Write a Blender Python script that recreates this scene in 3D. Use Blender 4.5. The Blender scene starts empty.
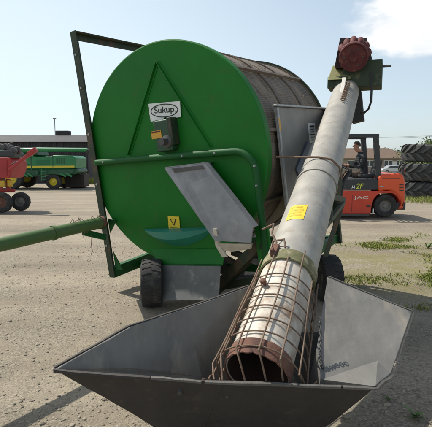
import bpy, bmesh, math, random
import numpy as np
from mathutils import Vector, Matrix, noise
random.seed(7)
S = bpy.context.scene
COL = S.collection
R = math.radians
# ------------------------------------------------------------------ camera maths (used to turn measurements into metres)
F, CX, CY, HZ, CH = 440.0, 216.0, 213.5, 160.0, 1.5
PITCH = math.atan((CY - HZ) / F)
FW = Vector((0, math.cos(PITCH), -math.sin(PITCH))); UPV = Vector((0, math.sin(PITCH), math.cos(PITCH)))
CAM = Vector((0, 0, CH))
def ray(x, y): return FW + Vector((1, 0, 0)) * ((x - CX) / F) + UPV * ((CY - y) / F)
def atY(x, y, Y): r = ray(x, y); return CAM + r * (Y / r.y)
def atZ(x, y, Z): r = ray(x, y); return CAM + r * ((Z - CH) / r.z)
def gz(y):
    t = min(1, max(0, (y - 13) / 21)); return -0.85 * t * t * (3 - 2 * t)
# ------------------------------------------------------------------ materials
def nd(nt, t, **kw):
    n = nt.nodes.new(t)
    for k, v in kw.items():
        if k in n.inputs.keys() if isinstance(k, str) else False: n.inputs[k].default_value = v
        else: setattr(n, k, v)
    return n
MATS = {}
def mat(name, c1, c2=None, rough=.6, metal=0., scale=6., c3=None, s3=1.5, t3=(.55, .7), bump=.0, bscale=60., streak=None, spec=.5, island=0, coat=0):
    if name in MATS: return MATS[name]
    m = bpy.data.materials.new(name); m.use_nodes = True; nt = m.node_tree; L = nt.links
    b = nt.nodes['Principled BSDF']
    b.inputs['Roughness'].default_value = rough; b.inputs['Metallic'].default_value = metal
    b.inputs['Specular IOR Level'].default_value = spec
    b.inputs['Coat Weight'].default_value = coat
    tc = nt.nodes.new('ShaderNodeTexCoord'); vec = tc.outputs['Object']
    if streak:
        mp = nt.nodes.new('ShaderNodeMapping'); mp.inputs['Scale'].default_value = streak
        L.new(vec, mp.inputs[0]); vec = mp.outputs[0]
    c2 = c2 or tuple(x * .7 for x in c1)
    n1 = nt.nodes.new('ShaderNodeTexNoise'); n1.inputs['Scale'].default_value = scale; n1.inputs['Detail'].default_value = 8; n1.inputs['Roughness'].default_value = .65
    L.new(vec, n1.inputs['Vector'])
    rp = nt.nodes.new('ShaderNodeMapRange'); rp.inputs[1].default_value = .35; rp.inputs[2].default_value = .65
    L.new(n1.outputs['Fac'], rp.inputs[0])
    mx = nt.nodes.new('ShaderNodeMix'); mx.data_type = 'RGBA'
    mx.inputs['A'].default_value = (*c1, 1); mx.inputs['B'].default_value = (*c2, 1)
    L.new(rp.outputs[0], mx.inputs['Factor']); out = mx.outputs['Result']
    if c3:
        n3 = nt.nodes.new('ShaderNodeTexNoise'); n3.inputs['Scale'].default_value = s3; n3.inputs['Detail'].default_value = 10; n3.inputs['Roughness'].default_value = .7
        L.new(vec, n3.inputs['Vector'])
        r3 = nt.nodes.new('ShaderNodeMapRange'); r3.inputs[1].default_value = t3[0]; r3.inputs[2].default_value = t3[1]
        L.new(n3.outputs['Fac'], r3.inputs[0])
        m3 = nt.nodes.new('ShaderNodeMix'); m3.data_type = 'RGBA'; m3.inputs['B'].default_value = (*c3, 1)
        L.new(out, m3.inputs['A']); L.new(r3.outputs[0], m3.inputs['Factor']); out = m3.outputs['Result']
    if island:
        ge = nt.nodes.new('ShaderNodeNewGeometry'); hs = nt.nodes.new('ShaderNodeHueSaturation')
        mr = nt.nodes.new('ShaderNodeMapRange'); mr.inputs[3].default_value = 1 - island; mr.inputs[4].default_value = 1 + island
        L.new(ge.outputs['Random Per Island'], mr.inputs[0]); L.new(mr.outputs[0], hs.inputs['Value']); L.new(out, hs.inputs['Color']); out = hs.outputs['Color']
    L.new(out, b.inputs['Base Color'])
    rr = nt.nodes.new('ShaderNodeMapRange'); rr.inputs[3].default_value = max(0, rough - .12); rr.inputs[4].default_value = min(1, rough + .15)
    L.new(n1.outputs['Fac'], rr.inputs[0]); L.new(rr.outputs[0], b.inputs['Roughness'])
    if bump:
        nb = nt.nodes.new('ShaderNodeTexNoise'); nb.inputs['Scale'].default_value = bscale; nb.inputs['Detail'].default_value = 4
        L.new(tc.outputs['Object'], nb.inputs['Vector'])
        bp = nt.nodes.new('ShaderNodeBump'); bp.inputs['Strength'].default_value = bump; bp.inputs['Distance'].default_value = .01
        L.new(nb.outputs['Fac'], bp.inputs['Height']); L.new(bp.outputs[0], b.inputs['Normal'])
    MATS[name] = m; return m
GREEN = mat('cleaner_green_paint', (.005, .120, .010), (.008, .148, .014), rough=.52, scale=1.6, c3=(.040, .110, .026), s3=5, t3=(.55, .78), bump=.16, bscale=2.6, spec=.25)
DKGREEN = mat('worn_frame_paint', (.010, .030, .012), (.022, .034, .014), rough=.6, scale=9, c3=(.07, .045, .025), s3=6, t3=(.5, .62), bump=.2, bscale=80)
FRGREEN = mat('frame_green_paint', (.006, .078, .016), (.012, .088, .020), spec=.25, rough=.55, scale=7, c3=(.06, .07, .03), s3=9, t3=(.6, .75), bump=.1, bscale=80)
POLE = mat('pole_green_paint', (.040, .105, .020), (.065, .11, .030), rough=.6, scale=9, c3=(.13, .10, .055), s3=11, t3=(.6, .72), bump=.15, bscale=80)
GALV = mat('galvanised_sheet', (.40, .41, .41), (.30, .31, .32), rough=.48, metal=.55, scale=14, c3=(.30, .26, .20), s3=4, t3=(.56, .75), bump=.06, bscale=40)
CHUTE = mat('chute_steel', (.235, .24, .25), (.17, .175, .185), rough=.5, metal=.15, scale=5, c3=(.35, .33, .30), s3=3, t3=(.55, .75), bump=.05, bscale=25)
FLAP = mat('flap_rubber_steel', (.135, .14, .135), (.10, .104, .10), rough=.75, scale=5, c3=(.28, .27, .24), s3=8, t3=(.55, .75), bump=.1, bscale=50)
TUBE = mat('auger_galvanised', (.37, .35, .305), (.27, .258, .23), rough=.65, metal=.1, scale=7, c3=(.24, .19, .135), s3=9, t3=(.56, .74), bump=.08, bscale=60)
TUBEW = mat('liner_white_paint', (.58, .54, .46), (.44, .39, .32), rough=.6, scale=9, c3=(.27, .18, .11), s3=6, t3=(.51, .66), bump=.1, bscale=60)
OLIVE = mat('collar_olive', (.11, .115, .045), (.17, .155, .075), rough=.75, scale=12, c3=(.40, .34, .24), s3=14, t3=(.5, .65), bump=.2, bscale=90)
RUST = mat('rusty_steel', (.125, .055, .036), (.18, .09, .06), rough=.9, scale=18, c3=(.06, .03, .022), s3=9, t3=(.5, .65), bump=.35, bscale=90)
ROD = mat('cage_rod_rust', (.13, .085, .055), (.20, .145, .10), rough=.8, scale=22, c3=(.13, .065, .04), s3=30, t3=(.5, .62), bump=.3, bscale=140)
FLIGHT = mat('flighting_steel', (.05, .034, .026), (.08, .06, .05), rough=.5, metal=.5, scale=15)
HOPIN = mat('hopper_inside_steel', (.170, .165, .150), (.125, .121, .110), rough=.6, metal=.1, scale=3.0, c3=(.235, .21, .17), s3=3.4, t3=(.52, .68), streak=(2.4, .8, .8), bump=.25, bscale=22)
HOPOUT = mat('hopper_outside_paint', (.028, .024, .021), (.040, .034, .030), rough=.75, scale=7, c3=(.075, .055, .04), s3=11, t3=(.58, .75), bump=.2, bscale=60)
HOPEDGE = mat('hopper_edge_steel', (.075, .07, .062), (.12, .112, .10), rough=.65, metal=.2, scale=20, bump=.2, bscale=100)
RED = mat('pulley_red_paint', (.115, .022, .020), (.08, .018, .017), rough=.75, scale=9, c3=(.26, .11, .09), s3=12, t3=(.55, .7), bump=.15, bscale=60)
HEADG = mat('head_box_green', (.018, .036, .016), (.030, .048, .020), rough=.65, scale=8, c3=(.16, .14, .07), s3=6, t3=(.56, .72), bump=.2, bscale=70)
HEADY = mat('head_box_lid', (.26, .25, .10), (.17, .175, .07), rough=.7, scale=9, c3=(.35, .28, .16), s3=9, t3=(.55, .7))
BLACK = mat('black_rubber', (.018, .018, .018), (.028, .027, .026), rough=.7, scale=20, bump=.15, bscale=90)
TYRE = mat('tyre_rubber', (.020, .020, .020), (.035, .033, .030), rough=.85, scale=9, c3=(.10, .09, .075), s3=7, t3=(.52, .72), bump=.3, bscale=60)
TYREG = mat('weathered_tyre_rubber', (.066, .067, .065), (.045, .045, .044), rough=.85, scale=7, c3=(.12, .11, .09), s3=5, t3=(.55, .75), bump=.2, bscale=30)
RIMG = mat('grey_rim', (.20, .19, .17), (.14, .13, .12), rough=.6, metal=.2, scale=9)
YEL = mat('yellow_sticker', (.78, .58, .03), (.70, .50, .03), rough=.5, scale=20)
YELO = mat('orange_yellow_label', (.62, .33, .03), (.55, .28, .03), rough=.5, scale=20)
WHITE = mat('white_label', (.72, .73, .70), (.62, .64, .60), rough=.5, scale=10)
INK = mat('black_ink', (.015, .018, .016), rough=.6)
TEAL = mat('tray_teal_reflection', (.02, .20, .15), (.03, .235, .175), rough=.45, scale=4, c3=(.08, .2, .14), s3=5, t3=(.58, .75))  # teal stands in for a bluish-green reflection on the tray lip
DARK = mat('dark_interior', (.012, .012, .011), (.02, .02, .018), rough=.8)
STEELD = mat('dark_steel', (.07, .07, .068), (.11, .105, .10), rough=.6, metal=.4, scale=15, bump=.1)
STRING = mat('frayed_twine', (.17, .095, .06), (.12, .065, .04), rough=.9)

# ------------------------------------------------------------------ mesh builder
class MB:
    def __init__(s): s.v = []; s.f = []; s.mi = []; s.cur = 0
    def add(s, vs, fs):
        o = len(s.v); s.v += [Vector(p) for p in vs]
        for f in fs: s.f.append([i + o for i in f]); s.mi.append(s.cur)
    def box(s, c, size, M=None):
        c = Vector(c); M = M or Matrix.Identity(3); h = [x / 2 for x in size]
        vs = [c + M @ Vector((sx * h[0], sy * h[1], sz * h[2])) for sz in (-1, 1) for sy in (-1, 1) for sx in (-1, 1)]
        s.add(vs, [(0, 2, 3, 1), (4, 5, 7, 6), (0, 1, 5, 4), (2, 6, 7, 3), (0, 4, 6, 2), (1, 3, 7, 5)]); return s
    def beam(s, a, b, w, h, up=(0, 0, 1)):
        a, b = Vector(a), Vector(b); d = (b - a); l = d.length; d.normalize(); u = Vector(up)
        if abs(d.dot(u.normalized())) > .99: u = Vector((1, 0, 0))
        x = d.cross(u).normalized(); u2 = x.cross(d)
        return s.box((a + b) / 2, (w, l, h), Matrix((x, d, u2)).transposed())
    def angle(s, a, b, w, t, n1, n2):      # L-section: two thin legs, butted
        a, b = Vector(a), Vector(b); n1 = Vector(n1).normalized(); n2 = Vector(n2).normalized()
        for (p, q, n, m) in ((0, w, n1, n2),):
            for base in (a,):
                pass
        def leg(o, wd, th, da, db):
            vs = [e + o + da * i * wd + db * j * th for e in (a, b) for j in (0, 1) for i in (0, 1)]
            s.add(vs, [(0, 1, 3, 2), (4, 6, 7, 5), (0, 4, 5, 1), (2, 3, 7, 6), (0, 2, 6, 4), (1, 5, 7, 3)])
        leg(Vector(), w, t, n1, n2); leg(n2 * t * 1.02, w, t, n2, n1); return s
    def tube(s, pts, r, n=10, cap=True, closed=False):
        pts = [Vector(p) for p in pts]; N = len(pts); rs = r if isinstance(r, (list, tuple)) else [r] * N
        d0 = (pts[1] - pts[0]).normalized(); ref = Vector((0, 0, 1)) if abs(d0.z) < .9 else Vector((1, 0, 0))
        x = d0.cross(ref).normalized(); o = len(s.v); vs = []
        for i, p in enumerate(pts):
            if closed: d = (pts[(i + 1) % N] - pts[i - 1]).normalized()
            else: d = (pts[min(i + 1, N - 1)] - pts[max(i - 1, 0)]).normalized()
            x = (x - d * x.dot(d)).normalized(); y = d.cross(x)
            vs += [p + (x * math.cos(2 * math.pi * k / n) + y * math.sin(2 * math.pi * k / n)) * rs[i] for k in range(n)]
        fs = []
        for i in range(N if closed else N - 1):
            j = (i + 1) % N
            for k in range(n):
                fs.append((i * n + k, i * n + (k + 1) % n, j * n + (k + 1) % n, j * n + k))
        if cap and not closed: fs += [tuple(range(n))[::-1], tuple((N - 1) * n + k for k in range(n))]
        s.add(vs, fs); return s
    def lathe(s, c, ax, prof, n=32, ref=None, arc=None, close=False):   # prof: (radius, along)
        c = Vector(c); ax = Vector(ax).normalized(); ref = Vector(ref) if ref else (Vector((0, 0, 1)) if abs(ax.z) < .9 else Vector((1, 0, 0)))
        x = (ref - ax * ref.dot(ax)).normalized(); y = ax.cross(x); vs = []; fs = []; m = len(prof)
        full = arc is None; ns = n if full else n + 1
        for k in range(ns):
            t = 2 * math.pi * k / n if full else arc[0] + (arc[1] - arc[0]) * k / n
            e = x * math.cos(t) + y * math.sin(t)
            vs += [c + e * pr + ax * h for pr, h in prof]
        for k in range(n):
            k2 = (k + 1) % ns
            for i in range(m if close else m - 1):
                i2 = (i + 1) % m
                fs.append((k * m + i, k2 * m + i, k2 * m + i2, k * m + i2))
        s.add(vs, fs); return s
    def prism(s, poly, ext):
        poly = [Vector(p) for p in poly]; e = Vector(ext); n = len(poly)
        s.add(poly + [p + e for p in poly], [tuple(range(n))[::-1], tuple(range(n, 2 * n))] + [(i, (i + 1) % n, n + (i + 1) % n, n + i) for i in range(n)]); return s
    def build(s, name, m, parent=None, bevel=0, smooth=35, solid=0):
        me = bpy.data.meshes.new(name); me.from_pydata(s.v, [], s.f); ms = m if isinstance(m, (list, tuple)) else [m]
        for q in ms: me.materials.append(q)
        if len(ms) > 1: me.polygons.foreach_set('material_index', s.mi)
        bm = bmesh.new(); bm.from_mesh(me); bmesh.ops.recalc_face_normals(bm, faces=bm.faces); bm.to_mesh(me); bm.free()
        if smooth:
            me.polygons.foreach_set('use_smooth', [True] * len(me.polygons)); me.set_sharp_from_angle(angle=R(smooth))
        me.update(); o = bpy.data.objects.new(name, me); COL.objects.link(o)
        if parent: link(o, parent)
        if solid:
            q = o.modifiers.new('thick', 'SOLIDIFY'); q.thickness = solid; q.offset = 0
        if bevel:
            q = o.modifiers.new('edge', 'BEVEL'); q.width = bevel; q.segments = 2; q.limit_method = 'ANGLE'; q.angle_limit = R(40)
        return o
LOCS = {}
def link(o, parent):
    o.parent = parent
    if parent.type == 'EMPTY' and parent.name in LOCS: o.matrix_parent_inverse = Matrix.Translation(-LOCS[parent.name])
def tag(o, label=None, cat=None, group=None, kind=None):
    if label: o['label'] = label
    if cat: o['category'] = cat
    if group: o['group'] = group
    if kind: o['kind'] = kind
    return o
def thing(name, loc, label, cat, group=None):
    o = bpy.data.objects.new(name, None); COL.objects.link(o); o.location = loc; o.empty_display_size = .2
    LOCS[o.name] = Vector(loc); return tag(o, label, cat, group)
def text(body, name, m, parent, origin, xd, yd, width=None, height=None, ext=.001, shear=0., bold=0.):
    cu = bpy.data.curves.new(name, 'FONT'); cu.body = body; cu.size = 1; cu.extrude = 0.0; cu.align_x = 'CENTER'; cu.align_y = 'CENTER'; cu.shear = shear; cu.offset = bold
    t = bpy.data.objects.new(name, cu); COL.objects.link(t)
    dg = bpy.context.evaluated_depsgraph_get(); me = bpy.data.meshes.new_from_object(t.evaluated_get(dg)); bpy.data.objects.remove(t)
    xs = [v.co.x for v in me.vertices]; ys = [v.co.y for v in me.vertices]
    sx = width / (max(xs) - min(xs)) if width else None; sy = height / (max(ys) - min(ys)) if height else None
    sx = sx or sy; sy = sy or sx
    mx, my = (max(xs) + min(xs)) / 2, (max(ys) + min(ys)) / 2
    xd = Vector(xd).normalized(); yd = Vector(yd).normalized(); o3 = Vector(origin)
    for v in me.vertices: v.co = o3 + xd * (v.co.x - mx) * sx + yd * (v.co.y - my) * sy
    me.materials.clear(); me.materials.append(m)
    o = bpy.data.objects.new(name, me); COL.objects.link(o); link(o, parent); return o
def kids_inv(o, parent):   # part of a part
    o.parent = parent; return o

# ------------------------------------------------------------------ ground
def ground_mat():
    m = bpy.data.materials.new('gravel_yard'); m.use_nodes = True; nt = m.node_tree; L = nt.links; b = nt.nodes['Principled BSDF']
    b.inputs['Roughness'].default_value = .95; b.inputs['Specular IOR Level'].default_value = .15
    ge = nt.nodes.new('ShaderNodeNewGeometry'); P = ge.outputs['Position']
    def noi(scale, det=6, rough=.6, vec=P):
        n = nt.nodes.new('ShaderNodeTexNoise'); n.inputs['Scale'].default_value = scale; n.inputs['Detail'].default_value = det; n.inputs['Roughness'].default_value = rough
        L.new(vec, n.inputs['Vector']); return n.outputs['Fac']
    def rng(x, a, b_, c=0., d=1.):
        n = nt.nodes.new('ShaderNodeMapRange'); n.inputs[1].default_value = a; n.inputs[2].default_value = b_; n.inputs[3].default_value = c; n.inputs[4].default_value = d
        L.new(x, n.inputs[0]); return n.outputs[0]
    def mix(fac, A, B):
        n = nt.nodes.new('ShaderNodeMix'); n.data_type = 'RGBA'
        for k, x in (('A', A), ('B', B)):
            if isinstance(x, tuple): n.inputs[k].default_value = (*x, 1)
            else: L.new(x, n.inputs[k])
        L.new(fac, n.inputs['Factor']); return n.outputs['Result']
    def math_(op, a, b_):
        n = nt.nodes.new('ShaderNodeMath'); n.operation = op
        for i, x in enumerate((a, b_)):
            if isinstance(x, (int, float)): n.inputs[i].default_value = x
            else: L.new(x, n.inputs[i])
        return n.outputs[0]
    mp = nt.nodes.new('ShaderNodeMapping'); mp.inputs['Rotation'].default_value = (0, 0, R(-52)); mp.inputs['Scale'].default_value = (.14, 1.0, 1)
    L.new(P, mp.inputs[0])
    tracks = noi(.9, 5, .6, mp.outputs[0])
    base = mix(rng(noi(.45), .35, .65), (.30, .252, .182), (.235, .197, .145))
    base = mix(rng(tracks, .50, .60), base, (.41, .352, .258))
    base = mix(rng(tracks, .47, .37), base, (.15, .122, .088))
    base = mix(rng(noi(7, 8, .7), .5, .72), base, (.20, .17, .125))
    base = mix(rng(noi(55, 4, .7), .38, .7), base, (.27, .235, .18))
    # coarse stones : voronoi cells with a colour of their own
    vo = nt.nodes.new('ShaderNodeTexVoronoi'); vo.inputs['Scale'].default_value = 85; vo.inputs['Randomness'].default_value = 1.0; L.new(P, vo.inputs['Vector'])
    sc = nt.nodes.new('ShaderNodeSeparateColor'); L.new(vo.outputs['Color'], sc.inputs[0])
    cell = mix(sc.outputs[0], (.11, .095, .075), (.43, .38, .295))
    cov = rng(noi(1.7, 5), .40, .60, .12, .62)
    base = mix(cov, base, cell)
    # weedy strip to the right of the machine
    sx = nt.nodes.new('ShaderNodeSeparateXYZ'); L.new(P, sx.inputs[0])
    wx = rng(sx.outputs[0], .9, 2.2); wy = math_('MULTIPLY', rng(sx.outputs[1], 4.2, 5.2), rng(sx.outputs[1], 9.5, 6.5))
    weed = math_('MULTIPLY', math_('MULTIPLY', wx, wy), rng(noi(1.6, 7, .7), .40, .56))
    far = math_('MULTIPLY', rng(sx.outputs[1], 22, 40), rng(sx.outputs[0], 4, 9))
    base = mix(math_('MULTIPLY', weed, .6), base, (.19, .18, .05))
    base = mix(math_('MULTIPLY', far, rng(noi(.22, 6), .40, .55)), base, (.17, .19, .05))
    L.new(base, b.inputs['Base Color'])
    h = math_('ADD', math_('MULTIPLY', vo.outputs['Distance'], -.35), math_('MULTIPLY', noi(14, 10, .75), 1.5))
    bp = nt.nodes.new('ShaderNodeBump'); bp.inputs['Strength'].default_value = .75; bp.inputs['Distance'].default_value = .018
    L.new(h, bp.inputs['Height']); L.new(bp.outputs[0], b.inputs['Normal'])
    return m
def ground():
    xs = sorted(set([-400, -250, -150, -90, -60, -40, -28] + [x * .5 for x in range(-40, 41)] + [28, 40, 60, 90, 150, 250, 400]))
    ys = sorted(set([-60, -30, -15] + [y * .5 for y in range(-14, 81)] + [44, 50, 60, 80, 110, 160, 250, 400, 700]))
    b = MB(); vs = []
    for y in ys:
        for x in xs:
            z = gz(y)
            if abs(x) < 20 and 6 < y < 40: z += .02 * noise.noise(Vector((x * .4, y * .4, 0)))
            vs.append((x, y, z))
    n = len(xs)
    b.add(vs, [(j * n + i, j * n + i + 1, (j + 1) * n + i + 1, (j + 1) * n + i) for j in range(len(ys) - 1) for i in range(n - 1)])
    tag(b.build('ground', ground_mat(), smooth=180), kind='structure')
ground()
PEB = mat('loose_stone', (.30, .262, .20), (.22, .193, .15), rough=.9, scale=30, island=.35, spec=.2)
def pebbles():
    ico = bmesh.new(); bmesh.ops.create_icosphere(ico, subdivisions=1, radius=1); base = np.array([v.co[:] for v in ico.verts]); fc = np.array([[v.index for v in f.verts] for f in ico.faces]); ico.free()
    rng_ = np.random.default_rng(5); V = []; Fa = []; k = 0
    for i in range(24000):
        d = 2.0 + 6.5 * rng_.random() ** 1.6; x = (rng_.random() * 2 - 1) * (d * .60 + .3)
        cl = noise.noise(Vector((x * .9, d * .9, 3)))
        if rng_.random() > .55 + cl * .9: continue
        s = .0025 + .009 * rng_.random() ** 4 + (.012 if rng_.random() < .006 else 0)
        ang = rng_.random() * 6.28; c, q = math.cos(ang), math.sin(ang)
        p = base * (1 + (rng_.random(base.shape) - .5) * .55) * s * np.array([1.25, .9, .62])
        p = np.stack([p[:, 0] * c - p[:, 1] * q + x, p[:, 0] * q + p[:, 1] * c + d, p[:, 2] + s * .22], 1)
        V.append(p); Fa.append(fc + k * len(base)); k += 1
    me = bpy.data.meshes.new('gravel_stones'); me.from_pydata(np.concatenate(V).tolist(), [], np.concatenate(Fa).tolist()); me.materials.append(PEB)
    o = bpy.data.objects.new('gravel_stones', me); COL.objects.link(o)
    tag(o, 'loose grey and tan gravel stones scattered over the yard', 'gravel', kind='stuff')
pebbles()
GRASS = mat('dry_grass', (.22, .245, .045), (.15, .19, .035), rough=.85, scale=2.5, c3=(.30, .25, .10), s3=3, t3=(.5, .65), island=.35)
def grass():
    b = MB(); rnd = random.Random(11)
    def blade(x, y, h):
        a = rnd.random() * 6.28; w = .004 + .004 * rnd.random(); l = h * (.2 + .7 * rnd.random()); z = gz(y)
        dx, dy = math.cos(a), math.sin(a); px, py = -dy * w, dx * w
        b.add([(x - px, y - py, z), (x + px, y + py, z), (x + dx * l * .4 + px * .7, y + dy * l * .4 + py * .7, z + h * .6), (x + dx * l * .4 - px * .7, y + dy * l * .4 - py * .7, z + h * .6), (x + dx * l, y + dy * l, z + h)], [(0, 1, 2, 3), (3, 2, 4)])
    n = 0
    while n < 9000:
        x = 1.0 + rnd.random() * 5.5; y = 4.3 + rnd.random() * 6
        v = noise.noise(Vector((x * .75, y * 1.1, 9))) + .5 * noise.noise(Vector((x * 2.5, y * 2.5, 4)))
        edge = math.exp(-((y - 5.55) / .55) ** 2) + .75 * math.exp(-((y - 7.4) / .5) ** 2) * (x > 2.6)
        if v + edge * .85 - .40 < rnd.random() * .55: continue
        n += 1
        for k in range(rnd.randint(3, 9)): blade(x + rnd.gauss(0, .05), y + rnd.gauss(0, .05), .008 + .028 * rnd.random() ** 2)
    # taller grass at the foot of the tyres and by the shed
    for k in range(1500):
        x = 6.9 + rnd.random() * 4; y = 15.5 + rnd.random() * 5
        for j in range(3): blade(x + rnd.gauss(0, .05), y + rnd.gauss(0, .05), .06 + .16 * rnd.random())
    for k in range(500):
        x = -13.2 + rnd.random() * 2.2; y = 43.0 + rnd.random() * 1.5
        for j in range(4): blade(x + rnd.gauss(0, .1), y + rnd.gauss(0, .05), .3 + .5 * rnd.random())
    tag(b.build('grass', GRASS, smooth=0), 'dry yellowish grass tufts growing through the gravel', 'grass', kind='stuff')
grass()
WEED = mat('weed_leaf', (.055, .11, .02), (.09, .14, .03), rough=.6, scale=8, island=.3)
def weed_mesh(seed, n, h):
    rnd = random.Random(seed); b = MB()
    for k in range(n):
        a = rnd.random() * 6.28; l = h * (.5 + .6 * rnd.random()); w = l * .22; d = Vector((math.cos(a), math.sin(a), 0)); s = Vector((-d.y, d.x, 0)); up = .35 + rnd.random() * .9
        p = [Vector((0, 0, 0)), d * l * .45 + Vector((0, 0, l * up * .6)) + s * w, d * l * .45 + Vector((0, 0, l * up * .6)) - s * w, d * l + Vector((0, 0, l * up * .75))]
        b.add(p, [(0, 2, 1), (1, 2, 3)])
    return b
for i, (px, py, hh, lab) in enumerate([(415, 418, .07, 'small green weed in the dark shade at the lower right'), (388, 400, .035, 'tiny green weed beside the hopper shadow'), (428, 248, .12, 'low leafy weed in gravel near the right edge')]):
    p = atZ(px, py, 0); w = weed_mesh(30 + i, 16, hh).build('weed', WEED, smooth=0); w.location = (p.x, p.y, 0); tag(w, lab, 'weed', 'weeds in the gravel')

# ------------------------------------------------------------------ grain cleaner : machine frame (s right, t up, w back) about the drum's front centre
AZ, TI, RO = .5635, .075, .1017
C0 = Vector((-.481, 4.4, 1.535)); DR = 1.095
AX = Vector((math.sin(AZ) * math.cos(TI), math.cos(AZ) * math.cos(TI), math.sin(TI)))
_r = Vector((math.cos(AZ), -math.sin(AZ), 0)); _u = _r.cross(AX)
RX = _r * math.cos(RO) + _u * math.sin(RO); UX = -_r * math.sin(RO) + _u * math.cos(RO)
def M(s, t, w): return C0 + RX * s + UX * t + AX * w
def onw(px, py, w):
    d = ray(px, py); k = ((C0 - CAM).dot(AX) + w) / d.dot(AX); return CAM + d * k
MM = Matrix((RX, UX, AX)).transposed()
GC = thing('grain_cleaner', (-.2, 4.9, 0), 'big green rotary drum grain cleaner with round front plate and wire mesh drum', 'grain cleaner')
# front plate: shallow pan with rolled lip
b = MB(); b.lathe(C0, AX, [(0, 0), (DR - .012, 0), (DR, .006), (DR, .085), (DR - .02, .085), (DR - .02, .02), (0, .02)], 128, ref=UX)
FP = b.build('front_plate', GREEN, GC, smooth=12)
b = MB()
for (q0, q1) in (((157, 62), (129, 155)), ((157, 62), (211, 147))):
    p, q = onw(*q0, -.002), onw(*q1, -.002); d = (q - p).normalized(); n = d.cross(AX).normalized()
    b.angle(p, q, .026, .004, n, -AX)
b.build('stiffener_bar', GREEN, GC, bevel=.002)
# screen drum
DRM = bpy.data.materials.new('wire_mesh_screen'); DRM.use_nodes = True
def screen_mat():
    nt = DRM.node_tree; L = nt.links; b = nt.nodes['Principled BSDF']; b.inputs['Roughness'].default_value = .75; b.inputs['Metallic'].default_value = .15
    at = nt.nodes.new('ShaderNodeAttribute'); at.attribute_name = 'cyl'
    wv = []
    for d in ('X', 'Y'):
        w = nt.nodes.new('ShaderNodeTexWave'); w.wave_type = 'BANDS'; w.bands_direction = d; w.inputs['Scale'].default_value = 14; L.new(at.outputs['Vector'], w.inputs['Vector']); wv.append(w.outputs['Fac'])
    mx = nt.nodes.new('ShaderNodeMath'); mx.operation = 'MAXIMUM'; L.new(wv[0], mx.inputs[0]); L.new(wv[1], mx.inputs[1])
    n = nt.nodes.new('ShaderNodeTexNoise'); n.inputs['Scale'].default_value = 3.2; n.inputs['Detail'].default_value = 9; n.inputs['Roughness'].default_value = .7
    mp = nt.nodes.new('ShaderNodeMapping'); mp.inputs['Scale'].default_value = (1, 3, 1); L.new(at.outputs['Vector'], mp.inputs[0]); L.new(mp.outputs[0], n.inputs['Vector'])
    r1 = nt.nodes.new('ShaderNodeMapRange'); r1.inputs[1].default_value = .4; r1.inputs[2].default_value = .68; L.new(n.outputs['Fac'], r1.inputs[0])
    m0 = nt.nodes.new('ShaderNodeMix'); m0.data_type = 'RGBA'; m0.inputs['A'].default_value = (.050, .044, .038, 1); m0.inputs['B'].default_value = (.18, .155, .13, 1); L.new(mx.outputs[0], m0.inputs['Factor'])
    m1 = nt.nodes.new('ShaderNodeMix'); m1.data_type = 'RGBA'; m1.inputs['B'].default_value = (.32, .25, .175, 1); L.new(m0.outputs['Result'], m1.inputs['A']); L.new(r1.outputs[0], m1.inputs['Factor'])
    L.new(m1.outputs['Result'], b.inputs['Base Color'])
    bp = nt.nodes.new('ShaderNodeBump'); bp.inputs['Strength'].default_value = .8; bp.inputs['Distance'].default_value = .01; L.new(mx.outputs[0], bp.inputs['Height']); L.new(bp.outputs[0], b.inputs['Normal'])
screen_mat()
SR, SW0, SW1 = 1.045, .086, 1.70
b = MB(); b.lathe(C0, AX, [(SR, SW0 + (SW1 - SW0) * i / 12) for i in range(13)], 128, ref=UX)
SD = b.build('screen_drum', DRM, GC, smooth=60)
at = SD.data.attributes.new('cyl', 'FLOAT_VECTOR', 'POINT')
vals = []
for v in SD.data.vertices:
    d = v.co - C0; vals += [math.atan2(d.dot(RX), d.dot(UX)) * SR, d.dot(AX), 0]
at.data.foreach_set('vector', vals)
DRIB = mat('drum_rib_steel', (.16, .125, .095), (.10, .08, .06), rough=.7, scale=14, c3=(.12, .08, .05), s3=12, t3=(.5, .65))
for w in (.10, .62, 1.16, 1.68):
    b = MB(); b.lathe(C0 + AX * w, AX, [(SR + .001, -.014), (SR + .014, -.014), (SR + .014, .014), (SR + .001, .014)], 96, ref=UX); b.build('drum_hoop', DRIB, GC)
for k in range(10):
    t = R(48 + 36 * k); e = UX * math.cos(t) + RX * math.sin(t); b = MB()
    b.beam(C0 + e * (SR + .02) + AX * .1, C0 + e * (SR + .02) + AX * 1.69, .03, .03, up=e); b.build('drum_bar', DRIB, GC)
rw = random.Random(3); STRAW = mat('straw', (.26, .20, .13), (.18, .13, .08), rough=.9)
for k in range(14):
    t = R(rw.uniform(-30, 75)); w0 = rw.uniform(.15, 1.4); pts = []
    for j in range(6):
        tt = t + R(j * rw.uniform(1, 5)); e = UX * math.cos(tt) + RX * math.sin(tt); pts.append(C0 + e * (SR + .008 + .010 * rw.random()) + AX * (w0 + j * .05 * rw.uniform(-.3, 1)))
    MB().tube(pts, .0024, 5).build('caught_straw', STRAW, SD)
b = MB(); b.lathe(C0 + AX * 1.701, AX, [(0, .03), (DR - .03, .03), (DR - .015, .025), (DR - .015, -.012), (DR - .05, -.012)], 96, ref=UX); b.build('rear_plate', DKGREEN, GC, smooth=30)
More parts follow.
